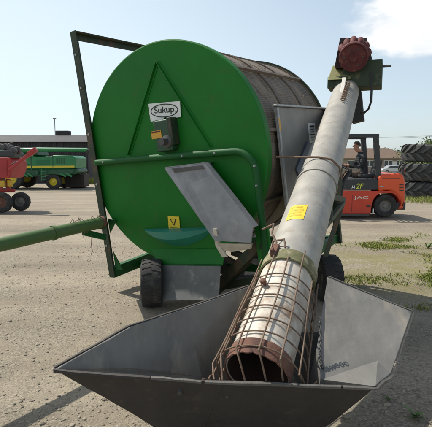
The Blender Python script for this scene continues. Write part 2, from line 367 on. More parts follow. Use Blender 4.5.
# side panel
PANEL = mat('side_panel_steel', (.245, .24, .22), (.185, .182, .167), rough=.65, metal=.1, scale=3.5, c3=(.30, .27, .22), s3=2.5, t3=(.55, .75), bump=.06, bscale=20)
b = MB(); b.box(M(1.085, -.22, .99), (.016, 1.06, 1.46), MM); PN = b.build('side_panel', PANEL, GC, bevel=.003)
b = MB(); b.box(M(1.095, .322, .99), (.055, .016, 1.50), MM); b.build('top_flange', GALV, PN, bevel=.002)
b = MB(); b.box(M(1.099, -.22, .285), (.012, 1.05, .035), MM); b.build('edge_strip', GALV, PN, bevel=.002)
b = MB(); b.box(M(1.095, .15, .286), (.022, .12, .03), MM); b.build('warning_strip', YELO, PN)
b = MB(); b.box(M(1.0945, .055, 1.12), (.004, .21, .20), MM); LB = b.build('notice_label', WHITE, PN)
b = MB()
for q in range(6): b.box(M(1.098, .125 - q * .028, 1.12), (.003, .008 if q else .02, .13 - .02 * (q % 3)), MM)
b.build('printed_lines', INK, LB)
BLUEG = mat('blue_reflection_sheet', (.10, .13, .19), (.08, .10, .15), rough=.5, metal=.2, scale=4)
b = MB(); b.prism([M(1.10, -.28, .55), M(1.10, -.02, .95), M(1.10, -.30, 1.2), M(1.10, -.75, .9)], RX * .012); b.build('blue_reflection_plate', BLUEG, GC)  # added plate, its blue paints a reflection seen on the side panel
# left side frame: near post, top bar, bottom bar, far post
FS = -DR * .956
top, bot = M(FS, 1.444, -.05), M(FS, -1.275, -.05)
b = MB(); b.angle(bot, top, .085, .010, RX, AX); FPST = b.build('frame_post', DKGREEN, GC, bevel=.002)
for t in (-.9, -.2, .35, .85, 1.2): MB().lathe(M(FS + .04, t, -.051), -AX, [(0, .010), (.012, .010), (.012, 0)], 8).build('bolt', GALV, FPST)
b = MB(); b.angle(M(FS + .005, 1.44, -.03), M(FS + .005, 1.44, 1.78), .075, .010, -UX, RX); b.build('frame_top_bar', DKGREEN, GC, bevel=.002)
b = MB(); b.beam(M(FS + .045, -1.215, -.03), M(FS + .045, -1.215, 1.78), .08, .125, up=UX); b.build('frame_bottom_bar', FRGREEN, GC, bevel=.004)
b = MB(); b.angle(M(FS, -1.25, 1.80), M(FS, 1.444, 1.80), .085, .010, RX, AX); b.build('frame_post', DKGREEN, GC, bevel=.002)
b = MB(); b.prism([M(FS + .09, -.60, -.02), M(FS + .22, -.62, -.02), M(FS + .09, -.76, -.02)], AX * .01); b.build('gusset', FRGREEN, GC)
b = MB(); b.prism([M(FS + .09, -1.19, -.02), M(FS + .20, -1.19, -.02), M(FS + .09, -.98, -.02)], AX * .01); b.build('gusset', FRGREEN, GC)
# right side frame
b = MB(); b.beam(M(1.06, -1.3, 1.76), M(1.06, .25, 1.76), .08, .06, up=AX); b.build('frame_post', DKGREEN, GC, bevel=.003)
b = MB(); b.beam(M(1.02, -1.235, .0), M(1.02, -1.235, 1.78), .08, .08, up=UX); b.build('frame_bottom_bar', FRGREEN, GC, bevel=.004)
b = MB(); b.beam(M(FS + .09, -1.235, 1.7), M(.98, -1.235, 1.7), .08, .078, up=UX); b.build('cross_bar', FRGREEN, GC, bevel=.004)
b = MB(); b.beam(M(FS + .09, -1.235, .42), M(.98, -1.235, .42), .08, .078, up=UX); b.build('cross_bar', FRGREEN, GC, bevel=.004)
# guard rail in front of the plate, bent down on the right as a leg
pts = [M(-.925, .035, -.075), M(-.15, .005, -.075), M(.80, -.036, -.075)]
for k in range(1, 8):
    t = k / 7 * math.pi / 2; pts.append(M(.80 + .20 * math.sin(t), -.036 - .20 * (1 - math.cos(t)), -.075))
pts += [M(1.005, -.65, -.075), M(1.0, -1.24, -.075)]
b = MB(); b.tube(pts, .032, 12); GR = b.build('guard_rail', FRGREEN, GC, smooth=50)
for s_, t_ in ((-.80, .03), (.26, -.014), (.62, -.03), (1.003, -.35), (1.004, -.18)): MB().lathe(M(s_, t_, -.103), -AX, [(0, .012), (.009, .012), (.012, 0)], 8).build('bolt', GALV, GR)
b = MB(); b.beam(M(-.925, .035, -.075), M(-1.0, .04, -.02), .05, .05); b.build('rail_bracket', GREEN, GR, bevel=.004)
b = MB(); b.box(M(.985, -.92, -.06), (.13, .42, .03), MM); b.build('corner_plate', GREEN, GC, bevel=.003)
# bearing, drive and its labels
b = MB(); b.box(M(.05, .20, -.05), (.20, .30, .09), MM); DV = b.build('drive_housing', mat('dark_green_housing', (.010, .05, .02), (.014, .06, .025), rough=.5), GC, bevel=.012)
b = MB(); b.lathe(M(.10, .14, -.09), -AX, [(0, .10), (.035, .10), (.035, .03), (.06, .02), (.06, 0)], 20); b.build('drive_shaft', STEELD, DV)
b = MB(); b.box(M(-.02, .22, -.098), (.125, .075, .004), MM); b.build('warning_label', YELO, DV)
b = MB(); b.box(M(-.02, .245, -.1005), (.11, .014, .002), MM); b.build('label_strip', RED, DV)
b = MB(); b.box(M(.155, .23, -.055), (.05, .26, .11), MM); b.build('cover_side', DKGREEN, DV, bevel=.006)
# maker's sign
po = [(-.14, .536), (.254, .497), (.240, .350), (.10, .357), (.055, .382), (.0, .352), (-.07, .365), (-.135, .358)]
b = MB(); b.prism([M(s, t, -.012) for s, t in po], -AX * .006); SG = b.build('maker_sign', WHITE, GC)
sx = (RX * .3935 + UX * -.039).normalized(); sy = sx.cross(-AX); sy = -sy if sy.dot(UX) < 0 else sy
sc = M(.052, .440, -.0195)
b = MB(); b.tube([sc + sx * .165 * math.cos(t) + sy * .060 * math.sin(t) for t in np.linspace(0, 2 * math.pi, 48, endpoint=False)], .0045, 6, closed=True); b.build('oval_ring', INK, SG)
text('Sukup', 'lettering', INK, SG, sc - AX * .0006, sx, sy, width=.245, height=.078, bold=.015)
b = MB(); b.lathe(sc + sx * .142 - sy * .022 - AX * .001, -AX, [(0, .001), (.007, .001), (.007, 0)], 10); b.build('dot', INK, SG)
# yellow warning label low on the plate
b = MB(); b.box(M(-.03, -.68, -.008), (.145, .155, .004), MM @ Matrix.Rotation(R(-4), 3, 'Z')); YL = b.build('warning_label', YEL, GC)
b = MB(); b.prism([M(-.075, -.625, -.011), M(.012, -.628, -.011), M(-.03, -.70, -.011)], -AX * .001)
for q in range(3): b.box(M(-.03, -.715 - q * .014, -.0105), (.10, .006, .001), MM)
b.build('printed_mark', INK, YL)
b = MB(); b.prism([M(-.058, -.632, -.0125), M(-.004, -.634, -.0125), M(-.03, -.68, -.0125)], -AX * .001); b.build('printed_symbol', YEL, YL)
# discharge chute: U-shaped trough
c0, c1 = M(.29, -.115, -.16), M(.80, -.765, -.27)
dd = (c1 - c0).normalized(); cr = M(.47, -.115, -.16) - M(.07, -.115, -.16); cr = (cr - dd * cr.dot(dd)).normalized(); nn = dd.cross(cr); nn = -nn if nn.dot(AX) > 0 else nn
def chutept(k, x, h): return c0 + (c1 - c0) * k + cr * x + nn * h
w0, w1 = .19, .205
b = MB()
prof = [(-1, 0), (1, 0)]
def panel(pts, th, nrm): b.prism(pts, Vector(nrm) * th)
CHB = MB()
CHB.prism([onw(165, 168, -.17), onw(204, 163.5, -.17), onw(253, 228, -.27), onw(251, 243, -.27), onw(216, 241, -.27)], AX * .012)
CT = CHB.build('discharge_chute', CHUTE, GC, bevel=.002)
pA = [onw(204, 163.5, -.17), onw(253, 228, -.27)]
b = MB(); b.prism([pA[0], pA[1], pA[1] + AX * .09, pA[0] + AX * .08], cr * .008); b.build('chute_side', CHUTE, CT)
pB = [onw(165, 168, -.17), onw(216, 241, -.27)]
b = MB(); b.prism([pB[0], pB[1], pB[1] + AX * .20, pB[0] + AX * .16], -cr * .008); b.build('chute_side', CHUTE, CT)
b = MB(); b.prism([pB[0], pA[0], pA[0] + AX * .16, pB[0] + AX * .16], UX * .008); b.build('chute_top', CHUTE, CT)
b = MB(); b.prism([onw(172, 168.5, -.175), onw(202, 165.2, -.175), onw(205, 168.3, -.177), onw(175, 172.5, -.177)], -AX * .010); b.build('chute_lip', STEELD, CT)
LT = mat('bright_edge_sheet', (.62, .60, .54), (.48, .45, .39), rough=.5, metal=.3, scale=12)
b = MB(); b.prism([onw(212.5, 229, -.28), onw(216, 229, -.28), onw(220, 246, -.24), onw(227, 257, -.2), onw(222, 257, -.2), onw(215.5, 246, -.24)], AX * .02); b.build('lit_edge_strip', LT, CT)  # bright strip paints the sunlit side edge of the chute
b = MB(); b.prism([onw(217, 243.5, -.26), onw(251, 244, -.26), onw(250, 249, -.2), onw(232, 252, -.2), onw(219, 250, -.2)], AX * .03); b.build('lit_ground_plate', LT, CT)  # added pale plate standing for sunlit ground and scrap seen below the chute
# tray lip bulging at the plate's chin, reflection painted in as teal
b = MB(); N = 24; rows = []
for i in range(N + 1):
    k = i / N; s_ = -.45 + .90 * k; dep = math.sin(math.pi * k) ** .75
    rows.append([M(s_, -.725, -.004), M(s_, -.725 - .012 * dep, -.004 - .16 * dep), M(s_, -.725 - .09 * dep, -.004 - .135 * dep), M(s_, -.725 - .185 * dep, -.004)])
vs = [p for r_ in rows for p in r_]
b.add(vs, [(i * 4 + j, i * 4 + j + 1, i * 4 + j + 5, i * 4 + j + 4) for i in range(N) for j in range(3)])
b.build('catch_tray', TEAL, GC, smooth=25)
# skirt box under the plate and the grey flap
b = MB(); b.prism([onw(151, 249, -.006), onw(226, 248, -.006), onw(222.5, 265.5, -.075), onw(157.5, 264.8, -.075)], AX * .012); b.build('chin_plate', GREEN, GC, bevel=.002)
fl = [onw(159.5, 265, -.085), onw(221, 266, -.085), onw(219, 299.5, -.24), onw(156.5, 300.5, -.24)]
b = MB(); b.prism(fl, -AX * .008); FLP = b.build('rubber_flap', FLAP, GC, bevel=.001)
b = MB(); b.beam(onw(159, 264.5, -.075) , onw(221, 265.5, -.075), .03, .02); b.build('flap_rail', FRGREEN, FLP)
# under-frame seen between chute and hopper
b = MB(); b.beam(M(.98, -.86, -.03), onw(208, 297, .30), .10, .10); b.build('tow_frame_beam', DKGREEN, GC, bevel=.004)
b = MB(); b.beam(onw(232, 252, .25), onw(258, 262, -.02), .03, .06); b.build('tow_frame_beam', STEELD, GC, bevel=.003)
b = MB(); b.beam(onw(222, 255, .5), onw(240, 266, .1), .035, .05); b.build('tow_frame_beam', STEELD, GC, bevel=.003)
b = MB(); b.beam(onw(215, 288, .3), onw(262, 279, .1), .07, .07); b.build('tow_frame_beam', DKGREEN, GC, bevel=.003)
# steered axle and wheels
WL, WR = Vector((-.66, 4.42, .245)), Vector((1.20, 4.62, .245))
axd = (WR - WL).normalized()
b = MB(); b.beam(WL + axd * .12, WR - axd * .12, .09, .09); b.build('axle', STEELD, GC, bevel=.005)
b = MB(); b.beam((WL + WR) / 2 + Vector((0, 0, .05)), M(.1, -1.20, .42), .12, .12); b.build('axle_pivot', STEELD, GC, bevel=.005)
def wheel(c, ax, Rr, wd, parent, lugs=26, rimmat=RIMG, tm=TYRE, lug=.012, rimr=.55, name='wheel'):
    c = Vector(c); ax = Vector(ax).normalized(); h = wd / 2
    hub = MB().lathe(c, ax, [(0, h * .55), (Rr * .16, h * .55), (Rr * .18, h * .3), (Rr * rimr * .8, h * .15), (Rr * rimr, h * .8), (Rr * rimr, -h * .8), (Rr * rimr * .8, -h * .15), (Rr * .18, -h * .3), (Rr * .16, -h * .55), (0, -h * .55)], 28)
    W = hub.build(name, rimmat, parent, smooth=30)
    t = MB().lathe(c, ax, [(Rr * rimr * .98, h * .78), (Rr * (rimr + .1), h * .98), (Rr * .8, h * 1.0), (Rr * .94, h * .88), (Rr * .985, h * .6), (Rr * .985, -h * .6), (Rr * .94, -h * .88), (Rr * .8, -h), (Rr * (rimr + .1), -h * .98), (Rr * rimr * .98, -h * .78)], 48, close=True)
    x = Vector((0, 0, 1)) if abs(ax.z) < .9 else Vector((1, 0, 0)); x = (x - ax * x.dot(ax)).normalized(); y = ax.cross(x)
    for k in range(lugs):
        for sd in (-1, 1):
            a0 = 2 * math.pi * (k + (.5 if sd > 0 else 0)) / lugs; e = x * math.cos(a0) + y * math.sin(a0); tn = ax.cross(e)
            p = c + e * (Rr * .985 + lug * .2) + ax * sd * h * .03; q = c + (e + tn * 2.2 / lugs).normalized() * (Rr * .965 + lug * .1) + ax * sd * h * .86
            t.beam(p, q, lug * 2.2, lug * 1.4, up=e)
    t.build('tyre', tm, W, smooth=30); return W
wheel(WL, axd, .245, .22, GC, 22, lug=.008); wheel(WR, axd, .245, .22, GC, 22, lug=.008)
# tow pole: nearly level tube that runs out to the left, linked back to the frame post
PR, PL = Vector((-1.0, 3.75, .965)), Vector((-1.49, 2.98, .92)); pd = (PL - PR).normalized()
PEND = PR + pd * 2.7
b = MB(); b.tube([PR, PEND], .049, 20); TP = b.build('tow_pole', POLE, GC, smooth=40)
b = MB(); b.tube([PR + pd * .46, PR + pd * .485], .057, 20); b.build('pole_band', POLE, TP)
b = MB(); b.tube([PR - pd * .002, PR - pd * .03], .053, 20); b.build('pole_end_cap', RUST, TP)
b = MB(); b.beam(PR + Vector((.0, .03, -.01)), M(FS + .02, -.62, -.04), .09, .10); b.build('pole_link', FRGREEN, GC, bevel=.004)
b = MB(); b.beam(PR + pd * .18 + Vector((0, 0, -.05)), PR - pd * .02 + Vector((0, .1, -.15)), .03, .05); b.build('pole_bracket', FRGREEN, GC, bevel=.003)
rs = random.Random(4)
for k in range(5):
    b = MB(); p = PR + pd * (.03 + .22 * rs.random()) + Vector((0, -.05, 0)); pts = [p + Vector((0, .03, .055)), p + Vector((0, -.01, .02))]
    l = .05 + .24 * rs.random() ** 2
    for j in range(6): pts.append(p + Vector((rs.gauss(0, .008), rs.gauss(0, .006), -l * (j + 1) / 6)))
    b.tube(pts, .0022, 5).build('frayed_twine', STRING, TP)
for k in range(6):
    p = PR + pd * (.02 + .3 * rs.random()) + Vector((0, 0, .049)); a_ = rs.gauss(0, .03); h_ = .012 + .02 * rs.random()
    MB().tube([p + Vector((a_ * math.sin(t) + .01 * t, 0, h_ * math.sin(t) - .002)) for t in np.linspace(0, 3.1, 9)], .0022, 5).build('frayed_twine', STRING, TP)

# ------------------------------------------------------------------ grain auger
A0 = CAM + ray(262, 358) * 2.17; A1 = CAM + ray(346, 92) * 5.6
AD = (A1 - A0).normalized(); ALEN = (A1 - A0).length
E1 = AD.cross(Vector((0, 0, 1))).normalized(); E2 = E1.cross(AD)          # right, up
TR = .162
def T(l, ang=0, rad=0): return A0 + AD * l + (E1 * math.sin(ang) + E2 * math.cos(ang)) * rad
def pix(P):
    d = Vector(P) - CAM; return CX + F * d.x / d.dot(FW), CY - F * d.dot(UPV) / d.dot(FW)
def atpy(y, rad=0, ang=0):
    lo, hi = -1., ALEN + 1
    for _ in range(50):
        m = (lo + hi) / 2
        if pix(T(m, ang, rad))[1] > y: lo = m
        else: hi = m
    return lo
GA = thing('grain_auger', (.4, 2.6, 0), 'long grey metal grain auger rising from a flared steel hopper with a wire cage', 'grain auger')
lc = atpy(276)                                                        # olive collar
def shell(l0, l1, r0, r1, th=.006, n=64, m=8): return [(r0 + (r1 - r0) * i / m, l0 + (l1 - l0) * i / m) for i in range(m + 1)] + [(r1 - th, l1), (r0 - th, l0)]
b = MB(); b.lathe(A0, AD, shell(lc, ALEN, TR, TR * .985), 64, ref=E2, close=True); AT = b.build('auger_tube', TUBE, GA, smooth=40)
b = MB(); b.lathe(A0, AD, shell(-.098, lc + .04, TR * .955, TR * .965), 64, ref=E2, close=True); b.build('intake_tube', TUBEW, GA, smooth=40)
b = MB(); l2 = atpy(187); b.lathe(A0, AD, [(TR + .001, l2 - .012), (TR + .008, l2 - .012), (TR + .008, l2 + .012), (TR + .001, l2 + .012)], 48, ref=E2); b.build('joint_band', TUBE, AT)
b = MB(); b.lathe(A0, AD, [(TR * .99, lc - .045), (TR + .010, lc - .045), (TR + .010, lc + .050), (TR * .99, lc + .050)], 64, ref=E2); CO = b.build('collar', OLIVE, GA, smooth=30, bevel=.002)
# rusty scalloped mouth ring
n = 96; vs = []; 
for k in range(n):
    t = 2 * math.pi * k / n; sc_ = .016 * abs(math.sin(t * 9)) ** .6
    for rr_, ll in ((TR * 1.0, -.020), (TR * 1.0, -.105 - sc_ * .6), (TR * .962, -.105 - sc_ * .6), (TR * .962, -.025)):
        vs.append(T(ll, t, rr_))
b = MB(); b.add(vs, [(k * 4 + i, ((k + 1) % n) * 4 + i, ((k + 1) % n) * 4 + (i + 1) % 4, k * 4 + (i + 1) % 4) for k in range(n) for i in range(4)])
b.build('mouth_ring', RUST, GA, smooth=40)
b = MB(); b.lathe(A0, AD, [(TR * .912, -.096), (TR * .912, 1.3), (0, 1.3)], 48, ref=E2); b.build('dark_bore_sleeve', mat('bore_shade_rust', (.035, .018, .013), (.055, .028, .02), rough=.9, scale=14), GA, smooth=40)  # added sleeve, rusty brown darkened to paint the shade inside the mouth
# screw
b = MB(); b.tube([T(.03), T(1.2)], .03, 14); SH = b.build('screw_shaft', FLIGHT, GA, smooth=40)
b = MB(); vs = []; N = 120
for i in range(N + 1):
    l = .02 + 1.0 * i / N; t = i * 2 * math.pi / 30
    vs += [T(l, t, .031), T(l, t, TR * .86)]
b.add(vs, [(2 * i, 2 * i + 1, 2 * i + 3, 2 * i + 2) for i in range(N)]); b.build('screw_flighting', FLIGHT, SH, smooth=60, solid=.006)
# intake cage
CG0, CG1 = -.12, lc + .06
def crad(l): k = min(1, max(0, (l - CG0) / (CG1 - CG0))); return .235 + (TR + .020 - .235) * k ** .8
def cg(l, t, dr=0):
    k = min(1, max(0, (l - CG0) / (CG1 - CG0))); c = T(l) - E2 * .055 * (1 - k)
    return c + (E1 * math.sin(t) + E2 * math.cos(t)) * (crad(l) + dr)
CAGE = None
ENDS = [(-108, 202.5, 0), (-92, 208.5, 1), (-70, 214, 0), (-46, 222.5, 2), (-20, 245, 0), (8, 266, 1), (34, 283, 0), (62, 302, 2), (92, 317, 1)]
for i, (a_, ex, sh_) in enumerate(ENDS):
    b = MB(); t = R(a_); l1 = CG1 - .09 * sh_
    pts = [cg(l, t + .015 * math.sin(l * 9 + i), .002 * math.sin(l * 13 + i * 2)) for l in np.linspace(-.105, l1, 14)]
    end = atY(ex, 379.5 + (ex - 205) * .02, 1.90 if abs(a_) < 60 else 1.93)
    pts = [end, end.lerp(pts[0], .5) + E2 * .012] + pts
    b.tube(pts, .0046, 8)
    if CAGE is None: CAGE = b.build('intake_cage', ROD, GA, smooth=50)
    else: b.build('cage_rod', ROD, CAGE, smooth=50)
for l in (-.075, .02, .11, .20, .285, .37, .455):
    b = MB(); b.tube([cg(l + .006 * math.sin(3 * t), t, -.010) for t in np.linspace(R(-118), R(112), 40)], .0040, 8); b.build('cage_hoop', ROD, CAGE, smooth=50)
b = MB()
p = cg(.37, R(-20)); b.lathe(p, E2, [(0, .022), (.016, .018), (.018, 0), (.012, -.02), (0, -.02)], 10); b.build('clamp_bolt', RUST, CAGE)
# hook handle and clamp on the collar
lh = lc + .05; b = MB()
hk = [T(lh - .06, R(-24), TR + .012), T(lh + .05, R(-24), TR + .03), T(lh + .10, R(-30), TR + .07), T(lh + .16, R(-26), TR + .10), T(lh + .20, R(-52), TR + .10)]
b.tube(hk, .0065, 8); b.build('hook_handle', ROD, GA, smooth=50)
b = MB(); b.tube([T(lh + .02, R(-36), TR + .012), T(lh + .06, R(-30), TR + .04), T(lh + .05, R(-8), TR + .04), T(lh + .0, R(-4), TR + .014)], .0065, 8); b.build('staple_handle', ROD, GA, smooth=50)
b = MB(); b.box(T(lh - .02, R(-24), TR + .018), (.035, .10, .03), Matrix((E1, AD, E2)).transposed()); b.box(T(lh - .05, R(-24), TR + .04), (.02, .03, .03), Matrix((E1, AD, E2)).transposed()); b.build('latch', RUST, GA, bevel=.004)
# cross rod lying over the tube
l3 = atpy(176); b = MB(); q = T(l3, 0, TR + .012)
pr = [q - E1 * .36 + AD * .02 - E2 * .005, q - E1 * .34 + AD * .01, q, q + E1 * .10 - E2 * .02, q + E1 * .165 - E2 * .09, q + E1 * .18 - E2 * .2]
b.tube(pr, .009, 8); b.build('cross_rod', ROD, AT, smooth=50)
# yellow sticker wrapped on the tube
b = MB(); ls0, ls1 = atpy(219, TR, R(-8)), atpy(205, TR, R(-8)); vs = []; n = 12
for i in range(n + 1):
    t = R(-32 + 44 * i / n); vs += [T(ls0, t, TR + .0022), T(ls1, t, TR + .0022)]
b.add(vs, [(2 * i, 2 * i + 1, 2 * i + 3, 2 * i + 2) for i in range(n)]); ST = b.build('warning_sticker', YEL, AT, smooth=60)
b = MB()
for q in range(4):
    vs = []; l = ls0 + (ls1 - ls0) * (.2 + q * .2); 
    for i in range(9):
        t = R(-26 + 32 * i / 8 - (q % 2) * 4); vs += [T(l, t, TR + .0034), T(l + .018, t, TR + .0034)]
    b.add(vs, [(2 * i, 2 * i + 1, 2 * i + 3, 2 * i + 2) for i in range(8)])
b.build('sticker_print', mat('sticker_print', (.62, .42, .02), (.5, .33, .02)), ST)
# head: box, lid, pulley with lobed rim, cover, stub shaft, spring take-up, cable, spout
HM = Matrix((E1, AD, E2)).transposed()
HC = T(ALEN + .05)
UPZ = Vector((0, 0, 1)); FX = Vector((AD.x, AD.y, 0)).normalized(); EX = Vector((FX.y, -FX.x, 0)); HB = Matrix((EX, FX, UPZ)).transposed()
hp = lambda px, py, Y=5.75: atY(px, py, Y)
b = MB(); c = (hp(346, 77, 5.78) + hp(380, 77, 5.78)) / 2; b.box(c, (.46, .34, .30), HB); HD = b.build('head_box', HEADG, GA, bevel=.008)
b = MB(); b.box((hp(329, 84, 5.8) + hp(348, 84, 5.8)) / 2, (.24, .30, .14), HB); b.build('head_side_box', HEADG, HD, bevel=.006)
b = MB(); b.prism([hp(328, 80, 5.62), hp(351, 79, 5.62), hp(349, 66, 5.85), hp(333, 66, 5.85)], Vector((0, .02, .01))); b.build('head_lid', HEADY, HD, bevel=.003)
b = MB(); b.box(hp(375, 67.5, 5.62), (.17, .10, .17), HB); b.build('bearing_block', HEADG, HD, bevel=.006)
b = MB(); p = hp(381, 66.5, 5.62); b.tube([p, p + EX * .12 + FX * .0], .013, 10); b.build('stub_shaft', STEELD, HD, smooth=40)
pc = hp(353.5, 57, 5.52); pa = (CAM + Vector((.25, 0, .2)) - pc).normalized()
pa = (pa + Vector((-.05, 0, -.25))).normalized()
b = MB(); prr = .172
b.lathe(pc, pa, [(0, .035), (.05, .045), (.055, .02), (prr * .85, .012), (prr * .93, .03), (prr, .02), (prr, -.05), (prr * .8, -.07), (0, -.07)], 48); PU = b.build('pulley', RED, HD, smooth=30)
b = MB(); x = (UPZ - pa * UPZ.dot(pa)).normalized(); y = pa.cross(x)
for k, dg_ in enumerate((-58, -30, -2, 26, 56, 84)):
    t = R(dg_); e = x * math.cos(t) - y * math.sin(t); q0 = pc - pa * .05 + e * .085
    b.tube([q0 - pa * .0, q0 - pa * .02 + e * .055, q0 - pa * .06 + e * .085, q0 - pa * .16 + e * .085], [.040, .044, .044, .040], 12)
b.build('motor_fins', RED, PU, smooth=60)
for k in range(6):
    t = R(30 + 60 * k); MB().lathe(pc + pa * .014 + (x * math.cos(t) + y * math.sin(t)) * prr * .62, pa, [(0, .014), (.011, .012), (.013, -.004)], 6).build('bolt', STEELD, PU)
b = MB(); b.prism([hp(334.5, 67, 5.70), hp(340, 38, 5.70), hp(366.5, 37.5, 5.70), hp(372, 58, 5.70), hp(362, 70, 5.70)], FX * .16); b.build('belt_guard', mat('belt_guard_dark', (.035, .018, .018), (.05, .028, .025), rough=.7, scale=9), HD, bevel=.004)
b = MB(); p0 = hp(371, 72, 5.55); b.tube([p0, hp(371.5, 90, 5.5), hp(371, 102, 5.5), hp(368.5, 109, 5.52), hp(364, 113, 5.6), hp(361, 113, 5.7)], .013, 8); b.build('cable', BLACK, HD, smooth=50)
b = MB(); t0, t1 = hp(345.5, 79, 5.42), hp(350, 101, 5.22)
b.prism([hp(342.5, 79, 5.45), hp(346.2, 79, 5.43), hp(342.8, 97.5, 5.2), hp(339.5, 97.5, 5.22)], E2 * .02); b.build('take_up_plate', LT, AT, bevel=.002)
b = MB(); pts = []
s0, s1 = T(atpy(100, TR + .03, R(15)), R(15), TR + .03), T(atpy(82, TR + .03, R(15)), R(15), TR + .03); sd_ = (s1 - s0).normalized(); sxx = sd_.cross(E2).normalized(); syy = sxx.cross(sd_)
for i in range(110):
    t = i / 110; pts.append(s0 + (s1 - s0) * t + (sxx * math.cos(i * .62) + syy * math.sin(i * .62)) * .022)
b.tube(pts, .006, 6); b.build('take_up_spring', ROD, AT, smooth=60)
b = MB(); b.prism([hp(352, 96, 5.75), hp(361, 90, 5.75), hp(364, 120, 5.75), hp(352, 123, 5.75)], FX * .22); b.build('discharge_spout', BLACK, GA, bevel=.006)
# carrying brace from the tube to the right axle end
BR_ = mat('brace_green_grey', (.09, .10, .07), (.06, .07, .045), rough=.7, scale=9, c3=(.14, .10, .06), s3=9, t3=(.5, .65))
for (q0, y0), (q1, y1) in [(((343, 203), 4.55), ((320, 233), 4.0)), (((341, 178), 4.75), ((339, 207), 4.5)), (((341, 168), 4.85), ((334, 150), 5.0)), (((331, 196), 4.45), ((330, 222), 4.2))]:
    b = MB(); b.beam(atY(*q0, y0), atY(*q1, y1), .045, .045); b.build('brace', BR_, GA, bevel=.003)
b = MB(); b.beam(atY(342, 205, 4.55), Vector((1.12, 4.60, .32)), .05, .05); b.build('support_leg', BR_, GA, bevel=.003)
b = MB(); b.beam(atY(328, 196, 4.3), atY(344, 200, 4.6), .04, .06); b.build('brace', BR_, GA, bevel=.003)
for l_, q_ in ((2.62, atY(330, 198, 4.42)), (2.95, atY(338, 203, 4.52)), (2.3, atY(322, 231, 4.03))):
    b = MB(); b.beam(T(l_, R(150), TR * .98), q_, .045, .045); b.build('brace', BR_, GA, bevel=.003)
for (q0, y0) in [((347, 180), 4.75)]:
    b = MB(); b.tube([atY(350, 172, 4.8), atY(344, 180, 4.75), atY(341, 192, 4.6), atY(339, 204, 4.55)], .022, 8); b.build('hydraulic_hose', BLACK, GA, smooth=50)
# hopper
Lp, Ml, Rp, R2 = Vector((-.776, 2.015, .50)), atY(205, 380, 1.90), atY(375.5, 386.5, 1.84), atY(391.5, 372.5, 1.99)
RR, BR, BL = atY(412, 312, 2.30), atY(327.5, 277, 2.52), atY(250, 286, 2.50)
La, Lb = atY(129.6, 327, 2.20), atY(220, 297, 2.42)
N1, N2 = Vector((.19, 2.47, .50)), Vector((.61, 2.47, .50))
F1, F2, F3, F4 = Vector((-.17, 2.08, .08)), Vector((.40, 2.03, .08)), Vector((.50, 2.32, .14)), Vector((.08, 2.32, .14))
SL1, SL2 = atY(132, 369, 2.02), atY(194, 343, 2.19)
_a, _b, _c = atY(317, 348, 2.30), atY(340, 343, 2.29), atY(379, 360, 2.10)
def onplane(px, py, A, B, C, push):
    n_ = (B - A).cross(C - A).normalized(); n_ = n_ if n_.dot(CAM - A) > 0 else -n_; d_ = ray(px, py)
    return CAM + d_ * ((A - CAM).dot(n_) / d_.dot(n_)) - n_ * push
S0_, S1_, S2_ = onplane(317, 348, BR, RR, R2, .012), onplane(342, 344, BR, RR, R2, .014), onplane(378, 360, BR, RR, R2, .006)
SL1, SL2 = onplane(134, 368, Lp, La, Lb, .004), onplane(194, 343, Lp, La, Lb, .020)
G1, G3 = onplane(322, 377, BR, RR, R2, .020), onplane(203, 376.5, Lp, La, Lb, .030)
facets = [([Lp, Ml, F1], 0), ([Ml, Rp, F2, F1], 0), ([Lp, La, SL1], 1), ([La, SL2, SL1], 1), ([La, Lb, SL2], 1), ([Lb, BL, SL2], 1), ([BL, N1, F4], 1), ([BL, F4, SL2], 1), ([SL2, F4, G3], 1), ([F4, F1, G3], 1), ([SL1, SL2, G3], 1), ([Lp, SL1, G3], 1), ([Lp, G3, F1], 1),
  ([N1, N2, F3, F4], 1), ([N2, BR, S0_], 1), ([N2, S0_, F3], 1), ([BR, S1_, S0_], 1), ([BR, RR, S1_], 1), ([RR, S2_, S1_], 1), ([RR, R2, S2_], 1), ([S0_, S1_, G1], 1), ([S0_, G1, F2], 1), ([S0_, F2, F3], 1), ([S1_, S2_, G1], 1), ([S2_, R2, Rp], 1), ([S2_, Rp, G1], 1), ([G1, Rp, F2], 1), ([F1, F2, F3, F4], 1)]
def hop(fs, name, mats, parent):
    bm = bmesh.new(); cen = Vector((.25, 2.05, 1.3)); cache = {}
    def gv(p):
        k = tuple(round(x, 4) for x in p)
        if k not in cache: cache[k] = bm.verts.new(p)
        return cache[k]
    for f, _ in fs:
        n_ = (f[1] - f[0]).cross(f[2] - f[0]); c = sum(f, Vector()) / len(f)
        if n_.dot(cen - c) < 0: f = f[::-1]
        bm.faces.new([gv(p) for p in f])
    bmesh.ops.triangulate(bm, faces=bm.faces)
    for _ in range(4): bmesh.ops.subdivide_edges(bm, edges=bm.edges, cuts=1, use_grid_fill=True)
    bm.normal_update()
    for v in bm.verts:
        k = 1.0 if not any((v.co - e_).length < .03 for e_ in ()) else 0.0; k *= .55
        v.co += v.normal * (.014 * noise.noise(v.co * 4) + .006 * noise.noise(v.co * 11)) * k
    me = bpy.data.meshes.new(name); bm.to_mesh(me); bm.free()
    for m in mats: me.materials.append(m)
    me.polygons.foreach_set('use_smooth', [True] * len(me.polygons)); me.set_sharp_from_angle(angle=R(22))
    o = bpy.data.objects.new(name, me); COL.objects.link(o); link(o, parent)
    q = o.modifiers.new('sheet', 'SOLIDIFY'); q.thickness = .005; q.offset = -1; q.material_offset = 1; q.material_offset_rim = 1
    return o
HP = hop(facets, 'hopper', [HOPIN, HOPOUT], GA)
